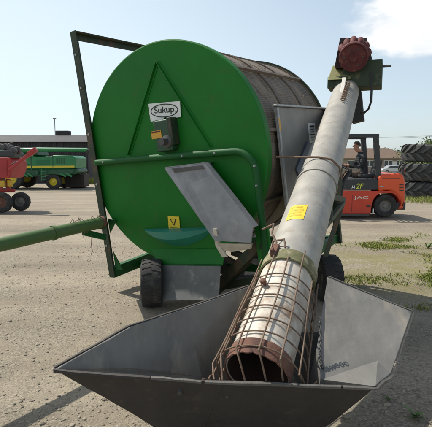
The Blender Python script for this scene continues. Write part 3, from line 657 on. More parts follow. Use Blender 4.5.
def rim(pts, name, w, h, m, jit=0):
    b = MB(); P_ = []
    for i in range(len(pts) - 1):
        n_ = max(2, int((pts[i + 1] - pts[i]).length / .05))
        P_ += [pts[i].lerp(pts[i + 1], k / n_) for k in range(n_)]
    P_.append(pts[-1]); vs = []
    for i, p in enumerate(P_):
        d = (P_[min(i + 1, len(P_) - 1)] - P_[max(i - 1, 0)]); d.z = 0; d.normalize(); o_ = Vector((d.y, -d.x, 0))
        if o_.dot(p - Vector((.25, 2.2, .5))) < 0: o_ = -o_
        z = .004 * noise.noise(p * 7) + jit * (noise.noise(p * 16) - .1); hh = h * (1 + .3 * noise.noise(p * 9))
        vs += [p + o_ * .006 + Vector((0, 0, .004 + z)), p + o_ * (w + .004) + Vector((0, 0, z)), p + o_ * (w + .004) + Vector((0, 0, -hh)), p + o_ * (w - .002) + Vector((0, 0, -hh)), p + o_ * (w - .002) + Vector((0, 0, z - .006)), p + o_ * .006 + Vector((0, 0, -.004 + z))]
    b.add(vs, [(i * 6 + j, i * 6 + (j + 1) % 6, i * 6 + 6 + (j + 1) % 6, i * 6 + 6 + j) for i in range(len(P_) - 1) for j in range(6)] + [tuple(range(6)), tuple(range(len(vs) - 6, len(vs)))])
    b.build(name, m, HP, smooth=30, bevel=0)
rim([Lp, Ml + (Lp - Ml) * .35], 'rim_flange', .012, .012, HOPOUT, .001)
rim([Ml + (Lp - Ml) * .345, Ml + (Lp - Ml) * .02], 'torn_rim_flange', .010, .010, HOPEDGE, .010)
rim([Ml, Rp + (Ml - Rp) * .2], 'rim_flange', .012, .010, HOPEDGE)
rim([Rp + (Ml - Rp) * .19, Rp, R2], 'torn_rim_flange', .012, .010, HOPEDGE, .012)
rim([R2, RR], 'torn_rim_flange', .008, .008, HOPEDGE, .010)
rim([RR, BR], 'rim_flange', .026, .016, HOPEDGE)
rim([BR, N2], 'rim_flange', .014, .012, HOPEDGE)
rim([N1, BL], 'rim_flange', .014, .012, HOPEDGE)
rim([BL, Lb, La, Lp], 'rim_flange', .024, .020, HOPOUT)
b = MB(); 
for px_, py_ in ((180, 391), (227, 395)):
    d_ = ray(px_, py_); n_ = (Rp - Ml).cross(F1 - Ml); k_ = (Ml - CAM).dot(n_) / d_.dot(n_); p = CAM + d_ * k_; n_.normalize(); n_ = n_ if n_.y < 0 else -n_
    MB().lathe(p, n_, [(0, .014), (.010, .013), (.013, 0)], 8).build('bolt', STEELD, HP)
# weld beads down the front sheet
for k_ in (.12, .88):
    q0, q1 = Ml.lerp(Rp, k_), F1.lerp(F2, k_); b = MB(); n_ = (Rp - Ml).cross(F1 - Ml).normalized(); n_ = n_ if n_.y < 0 else -n_
    b.tube([q0.lerp(q1, t) + n_ * .004 + Vector((.002 * math.sin(t * 60), 0, 0)) for t in np.linspace(.04, .98, 40)], [.0045 + .0015 * math.sin(j * 1.7) for j in range(40)], 6); b.build('weld_bead', HOPOUT, HP, smooth=60)
# supports under the hopper
for p in (Vector((.0, 2.2, .0)), Vector((.35, 2.2, .0)), Vector((.2, 2.28, .04))):
    b = MB(); b.beam(p, p + Vector((0, 0, .09)), .06, .06); b.build('foot', STEELD, HP)
# chain hanging right of the cage
b = MB(); cp = [atY(320, 318, 2.12), atY(320.5, 340, 2.08), atY(320.0, 354, 2.05), atY(321.5, 365, 2.03), atY(324, 372, 2.02)]
fine = []
for i in range(len(cp) - 1): fine += [cp[i].lerp(cp[i + 1], k / 5) for k in range(5)]
for i in range(0, len(fine) - 1, 1):
    p, q = fine[i], fine[i + 1] if i + 1 < len(fine) else fine[i]; d = (q - p).normalized(); sd2 = (d.cross(Vector((0, 1, 0))).normalized() if i % 2 else d.cross(Vector((1, 0, 0))).normalized())
    L_ = (q - p).length * .75; cpt = (p + q) / 2
    b.tube([cpt + d * L_ * math.cos(t) + sd2 * .0065 * math.sin(t) for t in np.linspace(0, 2 * math.pi, 12, endpoint=False)], .0022, 6, closed=True)
b.build('chain', STEELD, GA, smooth=60)

# ------------------------------------------------------------------ forklift (drives to the left), driver
FKR = mat('forklift_red_paint', (.60, .048, .017), (.52, .042, .016), rough=.45, scale=3, c3=(.42, .10, .05), s3=4, t3=(.6, .8), coat=.15)
FKO = mat('forklift_orange_paint', (.72, .088, .020), (.64, .076, .019), rough=.42, scale=3, c3=(.48, .14, .05), s3=4, t3=(.6, .8), coat=.15)
FKD = mat('forklift_dark_plastic', (.028, .030, .032), (.04, .042, .044), rough=.55, scale=6)
SEAT = mat('seat_vinyl', (.02, .02, .02), (.03, .03, .03), rough=.6)
FY, FN = 11.85, 11.27                                  # centre line and near side
def fx(px, Y=FN): return (px - CX) / F * Y * 1.0
def fk(px, py, Y=FN): return atY(px, py, Y)
FK = thing('forklift', (3.3, FY, 0), 'orange red forklift with black overhead guard and a seated driver', 'forklift')
ZB = lambda py: atY(380, py, FN).z
xr, xf = fk(405, 200).x, fk(322, 200).x
wc = fk(386, 206); RWR = .30
# chassis side body with wheel arch at the back
b = MB(); z0, z1 = .13, ZB(191); arch = []
for k in range(13):
    t = math.pi * k / 12; arch.append((wc.x - .37 * math.cos(t), wc.z + .37 * math.sin(t)))
xa0, xa1 = arch[0][0], arch[-1][0]
poly = [(xf, z0 + .06), (xa0, z0)] + [q for q in arch if q[1] < z1 - .02 and True] 
poly = [(xf, z0)] + [(xa0 - .02, z0)] + [(x, min(z, z1 - .05)) for x, z in arch] + [(xa1, z1), (xf + .06, z1), (xf, z1 - .10)]
b.prism([Vector((x, FN, z)) for x, z in poly], (0, 2 * (FY - FN), 0)); BD = b.build('chassis', FKR, FK, bevel=.02, smooth=30)
b = MB(); b.box((xf + .55, FN + .10, z0 - .03), (1.35, .25, .05)); b.build('step', STEELD, BD)
b = MB(); b.box((xf + .62, FN - .004, ZB(190.2)), (1.25, .008, .018)); b.build('trim_line', mat('pale_trim', (.55, .35, .28), (.5, .3, .25)), BD)
text('JAC', 'lettering', mat('pale_lettering', (.75, .62, .56), (.7, .58, .52)), BD, fk(361, 198) + Vector((0, -.006, 0)), (1, 0, 0), (0, 0, 1), width=.37, height=.10, bold=.02)
b = MB(); b.box(fk(373, 211) + Vector((0, -.01, 0)), (.035, .02, .12)); b.build('reflector', WHITE, BD)
# hood / battery cover under the seat
HDC = [fk(342, 190.5), fk(345.5, 179), fk(376, 178.5), fk(382, 182), fk(382, 190.5)]
b = MB(); b.prism([Vector((p.x, FN + .03, p.z)) for p in HDC], (0, 2 * (FY - FN) - .06, 0)); HO = b.build('engine_hood', FKD, FK, bevel=.03)
text('H', 'lettering', WHITE, HO, fk(353.5, 187.5) + Vector((0, .018, 0)), (1, 0, 0), (0, 0, 1), width=.09, height=.10, shear=.2, bold=.02)
text('2F', 'number', mat('lime_lettering', (.62, .66, .08), (.55, .6, .07)), HO, fk(360, 186.2) + Vector((0, .018, 0)), (1, 0, 0), (0, 0, 1), width=.20, height=.14, shear=.2, bold=.02)
# counterweight
cw = [(378.5, 191), (378.5, 176.5), (383, 174.2), (399, 173.2), (403.5, 175), (405.2, 181), (405.2, 201), (403, 209.5), (398.2, 209.5)]
pl = [fk(*q) for q in cw]; arc2 = [Vector((wc.x + .40 * math.cos(t), 0, wc.z + .40 * math.sin(t))) for t in np.linspace(R(6), R(112), 9)]
b = MB(); b.prism([Vector((p.x, FN - .012, p.z)) for p in pl + arc2], (0, 2 * (FY - FN) + .024, 0)); CWT = b.build('counterweight', FKO, FK, bevel=.045, smooth=40)
b = MB(); b.box(Vector((fk(401.5, 206).x, FY, ZB(206.2))), (.26, 1.06, .20)); b.build('tow_block', FKD, CWT, bevel=.015)
b = MB(); p = fk(404.2, 171.5); b.box((p.x, FN + .10, p.z), (.05, .07, .16)); p2 = fk(404.5, 167.5); b.box((p2.x, FN + .10, p2.z), (.07, .09, .05)); TL = b.build('tail_light', FKD, FK, bevel=.008)
b = MB(); b.box((p.x + .028, FN + .10, p.z), (.012, .06, .12)); b.build('red_lens', mat('red_lens', (.45, .03, .03), (.4, .03, .03), rough=.25), TL)
for k in range(5):
    b = MB(); b.box(fk(401.2, 184.5 + k * 1.5) + Vector((0, -.014, 0)), (.11, .012, .018)); b.build('vent_slot', FKD, CWT)
b = MB(); b.box(fk(391, 178.5) + Vector((0, -.0125, 0)), (.46, .006, .010)); b.build('panel_gap', FKD, CWT)
b = MB(); b.box(fk(352, 203.5) + Vector((0, -.002, 0)), (.010, .006, .42)); b.build('panel_gap', FKD, BD)
b = MB(); b.box(fk(368.5, 206) + Vector((0, -.006, 0)), (.10, .012, .05)); b.build('step_hole', FKD, BD)
b = MB(); b.tube([fk(379.5, 187) + Vector((0, -.01, 0)), fk(381, 186.6) + Vector((0, -.04, 0)), fk(383.5, 186.6) + Vector((0, -.02, 0))], .012, 8); b.build('hood_latch', GALV, HO)
for q in range(3):
    b = MB(); b.tube([(fk(347.5 + q * 1.3, 178, FY).x, FN + .35, ZB(179)), (fk(346 + q * 1.3, 170, FY).x, FN + .35, ZB(169))], [.009, .013], 8); b.build('control_lever', FKD, FK)
# wheels
wheel((wc.x, FN + .12, wc.z), (0, 1, 0), RWR, .20, FK, 20, rimmat=RIMG, lug=.010, rimr=.52); wheel((wc.x, 2 * FY - FN - .12, wc.z), (0, 1, 0), RWR, .20, FK, 20, lug=.010, rimr=.52)
for yy in (FN + .10, 2 * FY - FN - .10): wheel((xf + .02, yy, .34), (0, 1, 0), .34, .24, FK, 22, lug=.012, rimr=.5)
# overhead guard
xp0, xp1 = fk(375.5, 150).x, fk(381.5, 150).x; zt = ZB(135.5)
for yy in (FN + .10, 2 * FY - FN - .10):
    b = MB(); q = [(fk(374.2, 141).x, zt - .02), (fk(379.6, 141).x, zt - .02), (fk(382.6, 182).x, ZB(182)), (fk(377.4, 182).x, ZB(182))]
    b.prism([Vector((x, yy - .04, z)) for x, z in q], (0, .08, 0)); b.build('guard_post', FKD, FK, bevel=.01)
    b = MB(); b.beam((xf + .02, yy, .8), (fk(344, 140).x, yy, zt - .03), .07, .08); b.build('guard_post', FKD, FK, bevel=.01)
    b = MB(); b.beam((fk(341.5, 136).x, yy, zt + .0), (fk(380.2, 137).x, yy, zt + .0), .08, .09); b.build('guard_roof_rail', FKD, FK, bevel=.01)
for k in range(8):
    x = fk(343.5 + 5 * k, 136).x; b = MB(); b.box((x, FY, zt + .02), (.035, 2 * (FY - FN) - .28, .03)); b.build('guard_slat', FKD, FK)
b = MB(); p = fk(352, 134.5); b.beam((fk(343, 134).x, FN + .1, zt + .062), (fk(347, 134).x, FN + .1, zt + .062), .06, .03); b.build('work_lamp', FKD, FK, bevel=.006)
# seat, dash, steering wheel
b = MB(); sxm = fk(369, 178, FY).x; b.box((sxm - .12, FY - .02, ZB(177)), (.50, .48, .12)); ST_ = b.build('seat', SEAT, FK, bevel=.04)
b = MB(); b.beam((sxm + .12, FY - .02, ZB(177)), (sxm + .22, FY - .02, ZB(160)), .46, .11, up=(1, 0, 0)); b.build('seat_back', SEAT, ST_, bevel=.04)
b = MB(); dx = fk(334, 170).x; b.prism([Vector((dx - .18, FN + .18, .7)), Vector((dx + .05, FN + .18, .7)), Vector((dx - .02, FN + .18, 1.18)), Vector((dx - .16, FN + .18, 1.22))], (0, .8, 0)); b.build('dashboard', FKD, FK, bevel=.02)
swc = Vector((fk(343.5, 166, FY).x, FY - .02, fk(343, 166.5, FY).z)); swa = Vector((.55, 0, .83)).normalized()
b = MB(); b.tube([swc + (Vector((0, 1, 0)) * math.cos(t) + swa.cross(Vector((0, 1, 0))) * math.sin(t)) * .16 for t in np.linspace(0, 6.283, 28, endpoint=False)], .014, 8, closed=True); SWH = b.build('steering_wheel', FKD, FK, smooth=60)
b = MB(); b.tube([swc, swc - swa * .42], .022, 8); b.tube([swc - Vector((0, .155, 0)), swc + Vector((0, .155, 0))], .011, 6); b.build('steering_column', FKD, SWH)
# mast and forks at the front
for yy in (FY - .30, FY + .30):
    b = MB(); b.beam((xf - .32, yy, .10), (xf - .30, yy, 2.05), .09, .14, up=(1, 0, 0)); MS = b.build('mast_rail', FKD, FK, bevel=.006)
for zz in (.35, 1.2, 2.0):
    b = MB(); b.box((xf - .31, FY, zz), (.07, .52, .08)); b.build('mast_crossbar', FKD, FK)
for yy in (FY - .25, FY + .25):
    b = MB(); b.prism([Vector((xf - .40, yy - .05, .75)), Vector((xf - .44, yy - .05, .75)), Vector((xf - .44, yy - .05, .12)), Vector((xf - 1.45, yy - .05, .075)), Vector((xf - 1.45, yy - .05, .06)), Vector((xf - .40, yy - .05, .06))], (0, .10, 0)); b.build('fork', STEELD, FK)
b = MB(); b.tube([(xf - .31, FY, .25), (xf - .31, FY, 1.95)], .04, 12); b.build('lift_cylinder', STEELD, FK)

# driver : one skinned body
def skinbody(name, verts, edges, radii, colour, mats, root=0, sub=2):
    me = bpy.data.meshes.new(name); me.from_pydata(verts, edges, []); o = bpy.data.objects.new(name, me); COL.objects.link(o)
    m = o.modifiers.new('s', 'SKIN'); m.use_smooth_shade = True
    for i, v in enumerate(me.skin_vertices[0].data):
        r_ = radii[i]; v.radius = r_ if isinstance(r_, tuple) else (r_, r_); v.use_root = (i == root)
    q = o.modifiers.new('d', 'SUBSURF'); q.levels = sub; q.render_levels = sub
    dg = bpy.context.evaluated_depsgraph_get(); dg.update(); m2 = bpy.data.meshes.new_from_object(o.evaluated_get(dg)); bpy.data.objects.remove(o)
    o = bpy.data.objects.new(name, m2); COL.objects.link(o); m2.materials.clear()
    for k in mats: m2.materials.append(k)
    for p in m2.polygons: p.material_index = colour(p.center); p.use_smooth = True
    return o
SKIN = mat('skin', (.42, .22, .15), (.36, .18, .12), rough=.55, scale=20)
JACKET = mat('dark_jacket', (.018, .022, .025), (.03, .034, .036), rough=.85, scale=14)
TROUS = mat('brown_trousers', (.085, .055, .038), (.11, .075, .05), rough=.9, scale=14)
SHOE = mat('work_boot', (.03, .02, .015), (.05, .035, .025), rough=.7)
HAIR = mat('dark_hair', (.025, .016, .010), (.045, .03, .02), rough=.7, scale=30)
hx, hz = fk(362.5, 176, FY).x, fk(362, 175.5, FY).z                        # pelvis
hd = fk(356.5, 146.5, FY); hd = Vector((hd.x, FY - .02, hd.z))
yc = FY - .02
Vv = []; Ee = []; Rd = []
def jt(p, r_, par=None):
    Vv.append(Vector(p)); Rd.append(r_)
    if par is not None: Ee.append((par, len(Vv) - 1))
    return len(Vv) - 1
pel = jt((hx, yc, hz), (.15, .125)); wa = jt((hx + .01, yc, hz + .18), (.15, .115), pel); chest = jt((hx - .03, yc, hz + .38), (.175, .125), wa); sh = jt((hx - .065, yc, hz + .525), (.14, .085), chest)
nk = jt((hx - .095, yc, hz + .625), .050, sh); hb = jt((hd.x - .012, yc, hd.z - .075), (.062, .066), nk); hm = jt((hd.x, yc, hd.z + .03), (.078, .098), hb); ht = jt((hd.x + .006, yc, hd.z + .095), (.06, .075), hm)
hands = []
for sg in (-1, 1):
    s1 = jt((hx - .045, yc + sg * .19, hz + .49), .075, sh); e = jt((hx - .17, yc + sg * .235, hz + .22), .052, s1); hnd = Vector((swc.x + .02, yc + sg * .13, swc.z + .03))
    w_ = jt(hnd + Vector((.07, sg * .03, .0)), .034, e); k = jt(hnd + Vector((.01, sg * .005, .018)), (.040, .022), w_); hands.append((hnd, sg))
    h1 = jt((hx - .08, yc + sg * .09, hz - .005), .10, pel); kn = jt((hx - .47, yc + sg * .14, hz + .06), .068, h1); an = jt((hx - .60, yc + sg * .14, hz - .36), .046, kn); toe0 = jt((hx - .60, yc + sg * .14, hz - .43), .048, an); toe = jt((hx - .80, yc + sg * .15, hz - .45), .038, toe0)
def colf(c):
    if c.z > hz + .625 and abs(c.y - yc) < .12: return 0
    for hnd, sg in hands:
        if (c - hnd).length < .085: return 0
    if c.z < hz - .37 and c.x < hx - .45: return 3
    if c.x < hx - .10 and c.z < hz + .17 and (c.x < swc.x + 9) and c.z < hz + .16 and abs(c.y - yc) < .21 : return 2
    if c.z < hz + .02: return 2
    return 1
PS = skinbody('person', Vv, Ee, Rd, colf, [SKIN, JACKET, TROUS, SHOE], sub=3)
# face relief, ears, fingers go into the same mesh
b = MB()
hc = Vector((hd.x, yc, hd.z + .01))
b.prism([hc + Vector((-.088, -.012, .02)), hc + Vector((-.112, -.012, -.022)), hc + Vector((-.085, -.012, -.026))], (0, .024, 0))
for sg in (-1, 1):
    b.lathe(hc + Vector((.012, sg * .074, 0)), (0, sg, 0), [(.03, 0), (.032, .006), (.018, .014), (0, .010)], 10)
for hnd, sg in hands:
    for f_ in range(4):
        o_ = hnd + Vector((.0, sg * (.03 - .02 * f_), .02)); b.tube([o_ + Vector((.012, 0, .004)), o_ + Vector((-.022, 0, .006)), o_ + Vector((-.034, 0, -.018)), o_ + Vector((-.020, 0, -.034 - .003 * (f_ % 2)))], [.010, .0095, .009, .007], 8)
    b.tube([hnd + Vector((.03, -sg * .015, .005)), hnd + Vector((.012, -sg * .038, -.006)), hnd + Vector((-.008, -sg * .042, -.014))], [.012, .0105, .008], 8)
for v in PS.data.vertices:
    if v.co.z < hz + .58 and not any((v.co - h_).length < .11 for h_, _ in hands):
        v.co += v.normal * (.016 * noise.noise(Vector((v.co.x * 9, v.co.y * 9, v.co.z * 22))) + .010 * noise.noise(v.co * 26))
fc = b.build('tmp', SKIN, None)
bm = bmesh.new(); bm.from_mesh(PS.data); bm.from_mesh(fc.data); bm.to_mesh(PS.data); bm.free(); bpy.data.objects.remove(fc)
tag(PS, 'forklift driver in a dark jacket sitting with hands on the wheel, facing left', 'person')
b = MB(); vs = []; fs = []; NU, NV = 20, 10
for j in range(NV + 1):
    ph = math.pi * .60 * j / NV
    for i in range(NU):
        t = 2 * math.pi * i / NU; front = .5 + .5 * math.cos(t)                # t=0 -> face side (-x)
        p2_ = ph * (1 - .42 * front)
        vs.append(hc + Vector((.004 - .100 * math.sin(p2_) * math.cos(t), .086 * math.sin(p2_) * math.sin(t), .018 + .118 * math.cos(p2_))) * 1.0)
for j in range(NV):
    for i in range(NU): fs.append((j * NU + i, j * NU + (i + 1) % NU, (j + 1) * NU + (i + 1) % NU, (j + 1) * NU + i))
b.add(vs, fs); b.build('hair', HAIR, PS, smooth=60)
b = MB()
for sg in (-1, 1):
    b.lathe(hc + Vector((-.078, sg * .032, .012)), (-1, sg * .3, 0), [(.011, -.004), (.009, .003), (0, .005)], 8)
    b.beam(hc + Vector((-.083, sg * .018, .030)), hc + Vector((-.070, sg * .05, .032)), .008, .007)
b.beam(hc + Vector((-.084, -.022, -.052)), hc + Vector((-.084, .022, -.052)), .008, .007)
b.build('eyes_and_mouth', HAIR, PS, smooth=40)

# ------------------------------------------------------------------ stacked tractor tyres
def tyre_mesh(name, Ro, wd, mat_, nl=17):
    b = MB(); h = wd / 2
    prof = [(Ro * .56, h * .62), (Ro * .60, h * .80), (Ro * .70, h * .98), (Ro * .80, h * .96), (Ro * .86, h * .84), (Ro * .885, h * .6), (Ro * .895, 0), (Ro * .885, -h * .6), (Ro * .86, -h * .84), (Ro * .80, -h * .96), (Ro * .70, -h * .98), (Ro * .60, -h * .80), (Ro * .56, -h * .62), (Ro * .60, -h * .4), (Ro * .82, -h * .5), (Ro * .85, 0), (Ro * .82, h * .5), (Ro * .60, h * .4)]
    b.lathe((0, 0, h), (0, 0, 1), prof, 64, close=True)
    for k in range(nl):
        for sg in (-1, 1):
            a0 = 2 * math.pi * (k + (.5 if sg > 0 else 0)) / nl; vs = []
            for j, (da, zz, rr_) in enumerate(((0, .03, 1.0), (1.0, .45, .995), (1.55, .82, .965), (1.9, 1.0, .86))):
                t = a0 + da * .20
                for dw in (-.075, .075):
                    tt = t + dw * (1 - .15 * j)
                    for rad in (Ro * rr_, Ro * (rr_ - .14)): vs.append(Vector((rad * math.cos(tt), rad * math.sin(tt), h + sg * zz * h)))
            fs = []
            for j in range(3):
                o_ = j * 4; fs += [(o_, o_ + 2, o_ + 6, o_ + 4), (o_ + 1, o_ + 5, o_ + 7, o_ + 3), (o_, o_ + 4, o_ + 5, o_ + 1), (o_ + 2, o_ + 3, o_ + 7, o_ + 6)]
            fs += [(0, 1, 3, 2), (12, 14, 15, 13)]
            b.add(vs, fs)
    return b.build(name, mat_, None, smooth=30)
TYY = 18.0; tb = atY(434.5, 197, TYY); tw = .755
for k, (dx, dy, rz, lab) in enumerate([(0, .05, .1, 'bottom tractor tyre of the tall stack behind the forklift, grass at its foot'), (.03, 0, .9, 'middle tractor tyre of the stack of three, lying flat between two others'), (.16, .12, 2.0, 'topmost tractor tyre of the stack of three, lying skewed on the middle one')]):
    if k == 0: T0 = o = tyre_mesh('tractor_tyre', 1.08, tw, TYREG)
    else: o = T0.copy(); COL.objects.link(o)
    o.location = (tb.x + dx, TYY + 1.05 + dy, gz(TYY + 1) + tw * 1.005 * k); o.rotation_euler = (R((0, .8, 1.2)[k]), R((.0, 1.0, -2.2)[k]), rz)
    if k == 2: o.location.z += .045
    tag(o, lab, 'tyre', 'stacked tractor tyres')

# ------------------------------------------------------------------ trees
LEAFS = {}
def leafmat(name, c1, c2): return mat(name, c1, c2, rough=.7, scale=.8, island=.4)
BARK = mat('bark', (.11, .08, .055), (.07, .05, .035), rough=.9, scale=5, bump=.4, bscale=20)
def tree(x, y, h, w, label, seed, lm, nleaf=1500, trunk=.22, leaf=.22, group='trees behind the house'):
    rnd = random.Random(seed); z = gz(y); t = thing('tree', (x, y, z), label, 'tree', group)
    b = MB(); b.tube([(x, y, z - .1), (x + rnd.gauss(0, .05), y, z + h * .35), (x + rnd.gauss(0, .2), y, z + h * .75)], [h * .03, h * .022, h * .007], 8)
    for k in range(5):
        a = rnd.random() * 6.28; p = Vector((x, y, z + h * (.28 + .09 * k))); b.tube([p, p + Vector((math.cos(a) * w * .2, math.sin(a) * w * .2, h * .12)), p + Vector((math.cos(a) * w * .36, math.sin(a) * w * .36, h * .18))], [h * .012, h * .008, h * .003], 6)
    TRK = b.build('trunk', BARK, t, smooth=60)
    b = MB(); cl = []
    for k in range(26):
        a = rnd.random() * 6.28; rr_ = math.sqrt(rnd.random()) * .5 * w; zz = h * (trunk + (1 - trunk) * rnd.random()); k_ = 1 - abs((zz / h - .62) / .55) ** 2
        cl.append((Vector((x + math.cos(a) * rr_ * max(.25, k_), y + math.sin(a) * rr_ * max(.25, k_), z + zz * .95)), w * (.10 + .10 * rnd.random())))
    for k in range(nleaf):
        c, s_ = rnd.choice(cl); p = c + Vector((rnd.gauss(0, 1), rnd.gauss(0, 1), rnd.gauss(0, .8))) * s_ * .55
        if p.z < z + h * trunk * .6: continue
        n_ = Vector((rnd.gauss(0, 1), rnd.gauss(0, 1), rnd.gauss(0, 1))).normalized(); u_ = n_.orthogonal().normalized(); v_ = n_.cross(u_); q = leaf * (.6 + .8 * rnd.random())
        b.add([p - u_ * q, p + v_ * q * .6, p + u_ * q, p - v_ * q * .6], [(0, 1, 2, 3)])
    b.build('crown', lm, t, smooth=0)
LM1, LM2, LM3 = leafmat('leaf_dark', (.045, .075, .022), (.03, .055, .018)), leafmat('leaf_mid', (.075, .11, .03), (.05, .08, .022)), leafmat('leaf_pale', (.12, .16, .05), (.085, .12, .035))
def tx(px, Y): return (px - CX) / F * Y
tree(tx(384, 96), 96, 4.9, 3.4, 'small dark tree peeping over the house roof beside the forklift post', 1, LM1, 1100)
tree(tx(400, 105), 105, 4.2, 6.5, 'low dark green tree behind the right end of the house roof', 2, LM1, 3000, leaf=.2)
tree(tx(409.5, 98), 98, 4.3, 4.5, 'dark green bush at the right end of the house', 3, LM1, 2600, trunk=.1, leaf=.18)
tree(tx(413.5, 60), 60, 4.2, 2.8, 'mid green tree showing left of the top tyre', 4, LM2, 3000, leaf=.13)
tree(tx(427, 48), 48, 4.35, 5.2, 'pale green tree rising above the tyre stack', 5, LM3, 5000, leaf=.10)
tree(tx(446, 52), 52, 4.7, 5, 'pale green tree beyond the right edge of the yard', 6, LM3, 1500)
tree(tx(340, 100), 100, 5.0, 6, 'dark tree behind the left end of the house', 8, LM2, 1300, leaf=.3)
tree(tx(66, 75), 75, 6.15, 4.6, 'small dark tree top showing above the shed roof', 7, LM1, 1200, leaf=.22)
tree(tx(200, 110), 110, 6.0, 9, 'wide dark tree hidden far behind the grain cleaner', 9, LM1, 1200, leaf=.35)
tree(tx(262, 120), 120, 5.5, 8, 'broad mid green tree far behind the grain cleaner', 10, LM2, 1200, leaf=.35)
# ------------------------------------------------------------------ house and car
HYY = 80.; HS = HYY / F
def hpnt(px, py, dy=0): return Vector(((px - CX) * HS, HYY + dy, CH + (HZ - py) * HS))
HOUSE = thing('house', (hpnt(375, 172).x, HYY + 4, gz(80)), 'low beige house with a brown hipped roof behind the forklift', 'house')
WALL = mat('house_wall', (.34, .28, .23), (.29, .24, .20), rough=.9, scale=2); ROOF = mat('brown_roof_tiles', (.17, .115, .08), (.13, .09, .065), rough=.9, scale=1.2, streak=(1, 1, 12))
x0, x1 = hpnt(338, 0).x, hpnt(408.5, 0).x; zb, ze, zr = gz(80), hpnt(0, 158.3).z, hpnt(0, 147.8).z
b = MB(); b.box(((x0 + x1) / 2, HYY + 4.2, (zb + ze) / 2), (x1 - x0, 8.4, ze - zb)); b.build('wall', WALL, HOUSE)
o_ = .55; xr0, xr1 = hpnt(352, 0).x, hpnt(396, 0).x; ym = HYY + 4.2
b = MB(); b.add([(x0 - o_, HYY - o_, ze), (x1 + o_, HYY - o_, ze), (x1 + o_, HYY + 8.4 + o_, ze), (x0 - o_, HYY + 8.4 + o_, ze), (xr0, ym, zr), (xr1, ym, zr), (x0 - o_, HYY - o_, ze - .16), (x1 + o_, HYY - o_, ze - .16), (x1 + o_, HYY + 8.4 + o_, ze - .16), (x0 - o_, HYY + 8.4 + o_, ze - .16)],
  [(0, 1, 5, 4), (1, 2, 5), (2, 3, 4, 5), (3, 0, 4), (0, 6, 7, 1), (1, 7, 8, 2), (2, 8, 9, 3), (3, 9, 6, 0), (6, 9, 8, 7)]); RF = b.build('roof', ROOF, HOUSE, smooth=0)
b = MB(); b.box((xr1 - 2, ym + .4, zr + .1), (.7, .6, .9)); b.build('chimney', RUST, RF)
GLS = mat('window_glass', (.05, .06, .07), (.04, .05, .06), rough=.1); FRM = mat('white_frame', (.70, .68, .64), (.62, .60, .56))
for px, wd_ in ((387, 1.5), (403.6, 1.15), (398, .9), (368, 1.5), (350, 1.2)):
    p = hpnt(px, 163.5); b = MB(); b.box((p.x, HYY - .02, p.z), (wd_, .08, 1.15)); wf = b.build('window', FRM, HOUSE); b = MB()
    for q in (-.25, .25): b.box((p.x + q * wd_, HYY - .065, p.z), (wd_ * .40, .012, .95))
    b.build('pane', GLS, wf)
b = MB(); p = hpnt(394, 166); b.box((p.x, HYY - .02, zb + 1.05), (1.0, .07, 2.1)); b.build('door', FRM, HOUSE)
for k, (px, r_) in enumerate(((399.5, .55), (407, .7))):
    bb = MB(); rnd = random.Random(50 + k); px_ = hpnt(px, 0).x
    for q in range(420):
        v = Vector((rnd.gauss(0, 1), rnd.gauss(0, 1), rnd.gauss(0, 1))).normalized() * r_ * (.7 + .35 * rnd.random()); v.z = abs(v.z) * 1.1; n_ = Vector((rnd.gauss(0, 1), rnd.gauss(0, 1), rnd.gauss(0, 1))).normalized(); u_ = n_.orthogonal().normalized(); w_ = n_.cross(u_)
        c = Vector((px_, HYY - 1.4, zb)) + v; bb.add([c - u_ * .13, c + w_ * .09, c + u_ * .13, c - w_ * .09], [(0, 1, 2, 3)])
    tag(bb.build('shrub', LM1, smooth=0), ('small dark shrub under the house window right of the parked car', 'bigger dark shrub at the right corner of the house')[k], 'shrub', 'shrubs along the house front')
def car(cx, y, s, label):
    z = gz(y); t = thing('parked_car', (cx, y, z), label, 'car'); P_ = mat('silver_car_paint', (.55, .58, .62), (.48, .50, .54), rough=.3, metal=.2, coat=.5)
    prof = [(-2.2, .35), (-2.25, .75), (-2.0, .92), (-1.55, .95), (-.95, 1.40), (.55, 1.42), (1.15, .98), (2.05, .85), (2.25, .65), (2.2, .35)]
    b = MB(); b.prism([Vector((cx + x * s, y - .82, z + h)) for x, h in prof], (0, 1.64, 0)); B_ = b.build('body', P_, t, bevel=.09, smooth=50)
    for yy in (-.825, .825):
        b = MB(); b.prism([Vector((cx + x * s, y + yy - .006, z + h)) for x, h in ((-1.38, .97), (-.90, 1.33), (-.28, 1.35), (-.28, .97))], (0, .012, 0)); b.build('side_window', GLS, B_)
        b = MB(); b.prism([Vector((cx + x * s, y + yy - .006, z + h)) for x, h in ((-.20, .97), (-.20, 1.35), (.50, 1.35), (.98, .97))], (0, .012, 0)); b.build('side_window', GLS, B_)
    for xx in (-1.35, 1.35):
        for yy in (-.74, .74): wheel((cx + xx, y + yy, z + .32), (0, 1, 0), .32, .2, t, 14, lug=.004)
    for yy in (-.6, .6):
        b = MB(); b.box((cx + 2.24 * s, y + yy, z + .68), (.06, .3, .12)); b.build('headlight', WHITE, t)
car(tx(392.5, 76), 76, 1, 'silver saloon car parked in front of the beige house')

